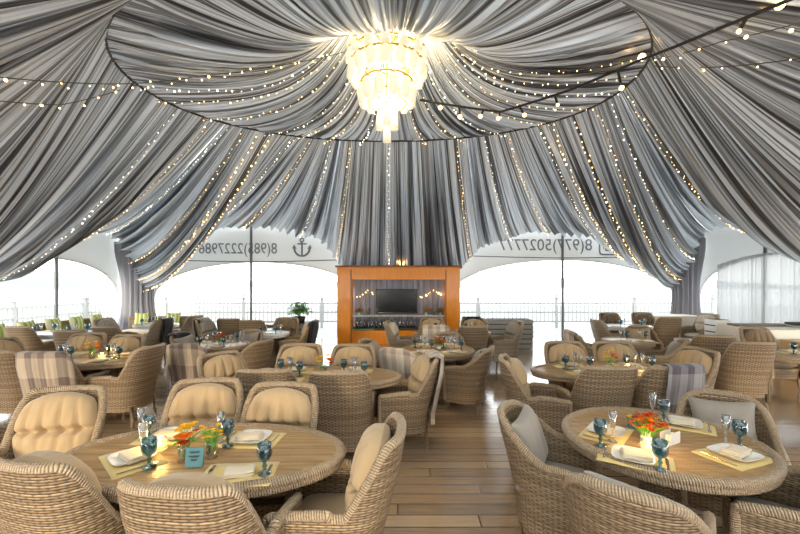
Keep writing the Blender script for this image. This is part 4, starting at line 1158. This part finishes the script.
for nm, x0, x1 in (('left', -1.33, -.76), ('right', .56, 1.26)):
    pts = [(x0 + (x1 - x0) * i / 16, BY + .42, 1.45 - .10 * sin(pi * i / 16 * 2 + .6)) for i in range(17)]
    light_string(pts, .09, .016, 'short string of warm lights %s of the television in the bar' % nm, None, .004, jit=.02)
lt = thing('globe_lamp', 'small round lit lamp on top of the orange bar', 'lamp', (.05, BY + .2, 2.275))
MB().ball((0, 0, .10), .09, 14, 9).build('globe', 'bulb', lt); MB().lathe([(0, 0), (.07, 0), (.07, .02), (.02, .03), (0, .03)], 12).build('base', 'brass', lt)

# ------------------------------------------------------------------ planters, counters, sofas, buffet
def slatted(name, label, cat, c, d, n, rz=0, m='slat'):
    t = thing(name, label, cat, (c[0], c[1], 0), rz)
    MB().box((0, 0, d[2] / 2), (d[0] - .03, d[1] - .03, d[2] - .02)).build('carcass', 'slatgap', t, False)
    h = d[2] / n
    for k in range(n):
        MB().box((0, 0, h * (k + .5)), (d[0], d[1], h * .82)).build('slat', m, t, False, bevel=.006)
    return t
slatted('slatted_counter', 'grey slatted wooden counter before the right back window', 'counter', (2.98, 10.45), (1.2, .5, .79), 6)
slatted('slatted_planter', 'grey slatted planter box holding the green plant', 'planter', (-2.55, 9.8), (.62, .5, .74), 5)
pl = thing('potted_plant', 'bushy green potted plant on the grey slatted planter', 'plant', (-2.6, 9.8, .745))
MB().lathe([(0, 0), (.13, 0), (.17, .16), (.155, .16), (.15, .13), (0, .13)], 16).build('pot', 'dark', pl)
b = MB()
for i in range(420):
    a, e = random.uniform(0, 6.28), random.uniform(.1, 1.5); R = random.uniform(.12, .34); c = Vector((R * cos(a) * cos(e), R * sin(a) * cos(e), .2 + R * 1.1 * sin(e))); s_ = random.uniform(.06, .10); d = Vector((cos(a), sin(a), random.uniform(-.3, .5))).normalized(); n_ = d.cross(Vector((0, 0, 1))).normalized() * s_ * .5
    b.grid([[c, c], [c + d * s_ * .6 + n_, c + d * s_ * .6 - n_], [c + d * s_ * 1.4 - Vector((0, 0, s_ * .3))] * 2])
b.build('leaves', 'leaf', pl)
st = MB()
for i in range(9): a = i * .7; st.tube([(0, 0, .12), (.05 * cos(a), .05 * sin(a), .25), (.18 * cos(a), .18 * sin(a), .42)], .006, 5)
st.build('stems', 'leaf', pl)
def sofa(name, label, c, rz, L, cushions, group):
    t = thing(name, label, 'bench', (c[0], c[1], 0), rz)
    MB().box((0, .0, .20), (L, .62, .30)).build('seat_base', 'wick', t, False, bevel=.02)
    MB().box((0, -.30, .50), (L, .12, .62)).build('backrest', 'wick', t, False, bevel=.03)
    MB().box((0, .03, .40), (L - .06, .56, .10)).build('seat_pad', 'cream', t, False, bevel=.03)
    for x in (-L / 2 + .1, L / 2 - .1):
        for y in (-.25, .25): MB().box((x, y, .03), (.06, .06, .06)).build('foot', 'leg', t, False)
    R = Matrix.Rotation(rz, 3, 'Z')
    for i in range(cushions):
        x = -L / 2 + L * (i + .5) / cushions; p = R @ Vector((x, -.14, 0))
        k = cushion_mesh(.42, .42, .08, tuft=False, nx=14, ny=14, pinch=.2).build('green_cushion', 'green', None)
        k.location = (c[0] + p.x, c[1] + p.y, .71); k.rotation_euler = (radians(10), 0, rz)
        tag(k, 'green striped cushion, %s on the wicker bench %s' % (ORD[i], label.split(' bench ')[1]), 'cushion', group)
sofa('wicker_bench', 'wicker bench along the left side window', (XL + .55, 9.3), -pi / 2, 3.3, 5, 'green cushions on the side bench')
sofa('wicker_bench', 'wicker bench before the dark curtain in left back corner', (-6.95, 10.75), pi, 1.8, 2, 'green cushions by the curtain')
def cloth_table(label, x0, x1, y0, y1, h):
    t = thing('buffet_table', label, 'table', ((x0 + x1) / 2, (y0 + y1) / 2, 0)); w, d = x1 - x0, y1 - y0
    pts = []
    for (ax, ay), (bx, by) in zip([(-w / 2, -d / 2), (w / 2, -d / 2), (w / 2, d / 2), (-w / 2, d / 2)], [(w / 2, -d / 2), (w / 2, d / 2), (-w / 2, d / 2), (-w / 2, -d / 2)]):
        n = int(sqrt((bx - ax) ** 2 + (by - ay) ** 2) / .04); pts += [(ax + (bx - ax) * i / n, ay + (by - ay) * i / n) for i in range(n)]
    P = []
    for i, (x, y) in enumerate(pts):
        l = sqrt(x * x + y * y); o_ = .025 * sin(i * .8) + .015 * sin(i * .31)
        P.append([(x * (1 + (o_ * (1 - j / 5) + .02) / l * .9), y * (1 + (o_ * (1 - j / 5) + .02) / l * .9), .01 + (h - .01) * j / 5) for j in range(6)])
    b = MB().grid(P, cu=True); b.poly([r_[-1] for r_ in P]); b.build('tablecloth', 'cloth', t)
    MB().box((0, 0, h / 2), (w * .94, d * .9, h - .03)).build('frame', 'slatgap', t, False)
    return t
cloth_table('long buffet table under cream cloth along the right sheer curtain', 6.95, 8.95, 7.35, 8.35, .86)
cloth_table('cream clothed side table behind pale tufted armchair', 6.9, 8.3, 10.4, 11.1, .86)
def simple(name, label, cat, c, d, m, rz=0, bevel=.008, extra=None):
    t = thing(name, label, cat, c, rz); MB().box((0, 0, d[2] / 2), d).build('body', m, t, False, bevel=bevel)
    if extra: MB().box(*extra[0]).build(extra[1], extra[2], t, False, bevel=.004)
    return t
simple('serving_board', 'long wooden board lying on the cream buffet cloth', 'board', (7.6, 8.05, .863), (1.1, .3, .04), 'leg', 0, .008, (((.5, 0, .03), (.06, .2, .03)), 'handle', 'dark'))
simple('serving_tray', 'stack of pale trays on the right end of buffet', 'tray', (8.45, 7.8, .863), (.85, .35, .045), 'slat', 0, .01, (((0, 0, .075), (.8, .32, .04)), 'upper_tray', 'slatgap'))
simple('cardboard_box', 'tan box on the floor before the cream buffet', 'box', (7.6, 6.95, 0), (.9, .4, .70), 'box', 0, .01, (((0, 0, .705), (.92, .42, .02)), 'lid', 'box'))
slatted('slatted_stand', 'white slatted stand right of pale tufted armchair', 'stand', (7.55, 9.05), (.34, .34, .92), 6, 0, 'white')
st = thing('side_stool', 'small white side table left of pale tufted armchair', 'stool', (6.15, 8.2, 0))
MB().lathe([(0, .52), (.2, .52), (.2, .56), (0, .56)], 18).build('stool_top', 'white', st)
for a in (0.5, 2.07, 3.64, 5.2): MB().tube([(.16 * cos(a), .16 * sin(a), .53), (.18 * cos(a), .18 * sin(a), 0)], .022, 8).build('leg', 'white', st)
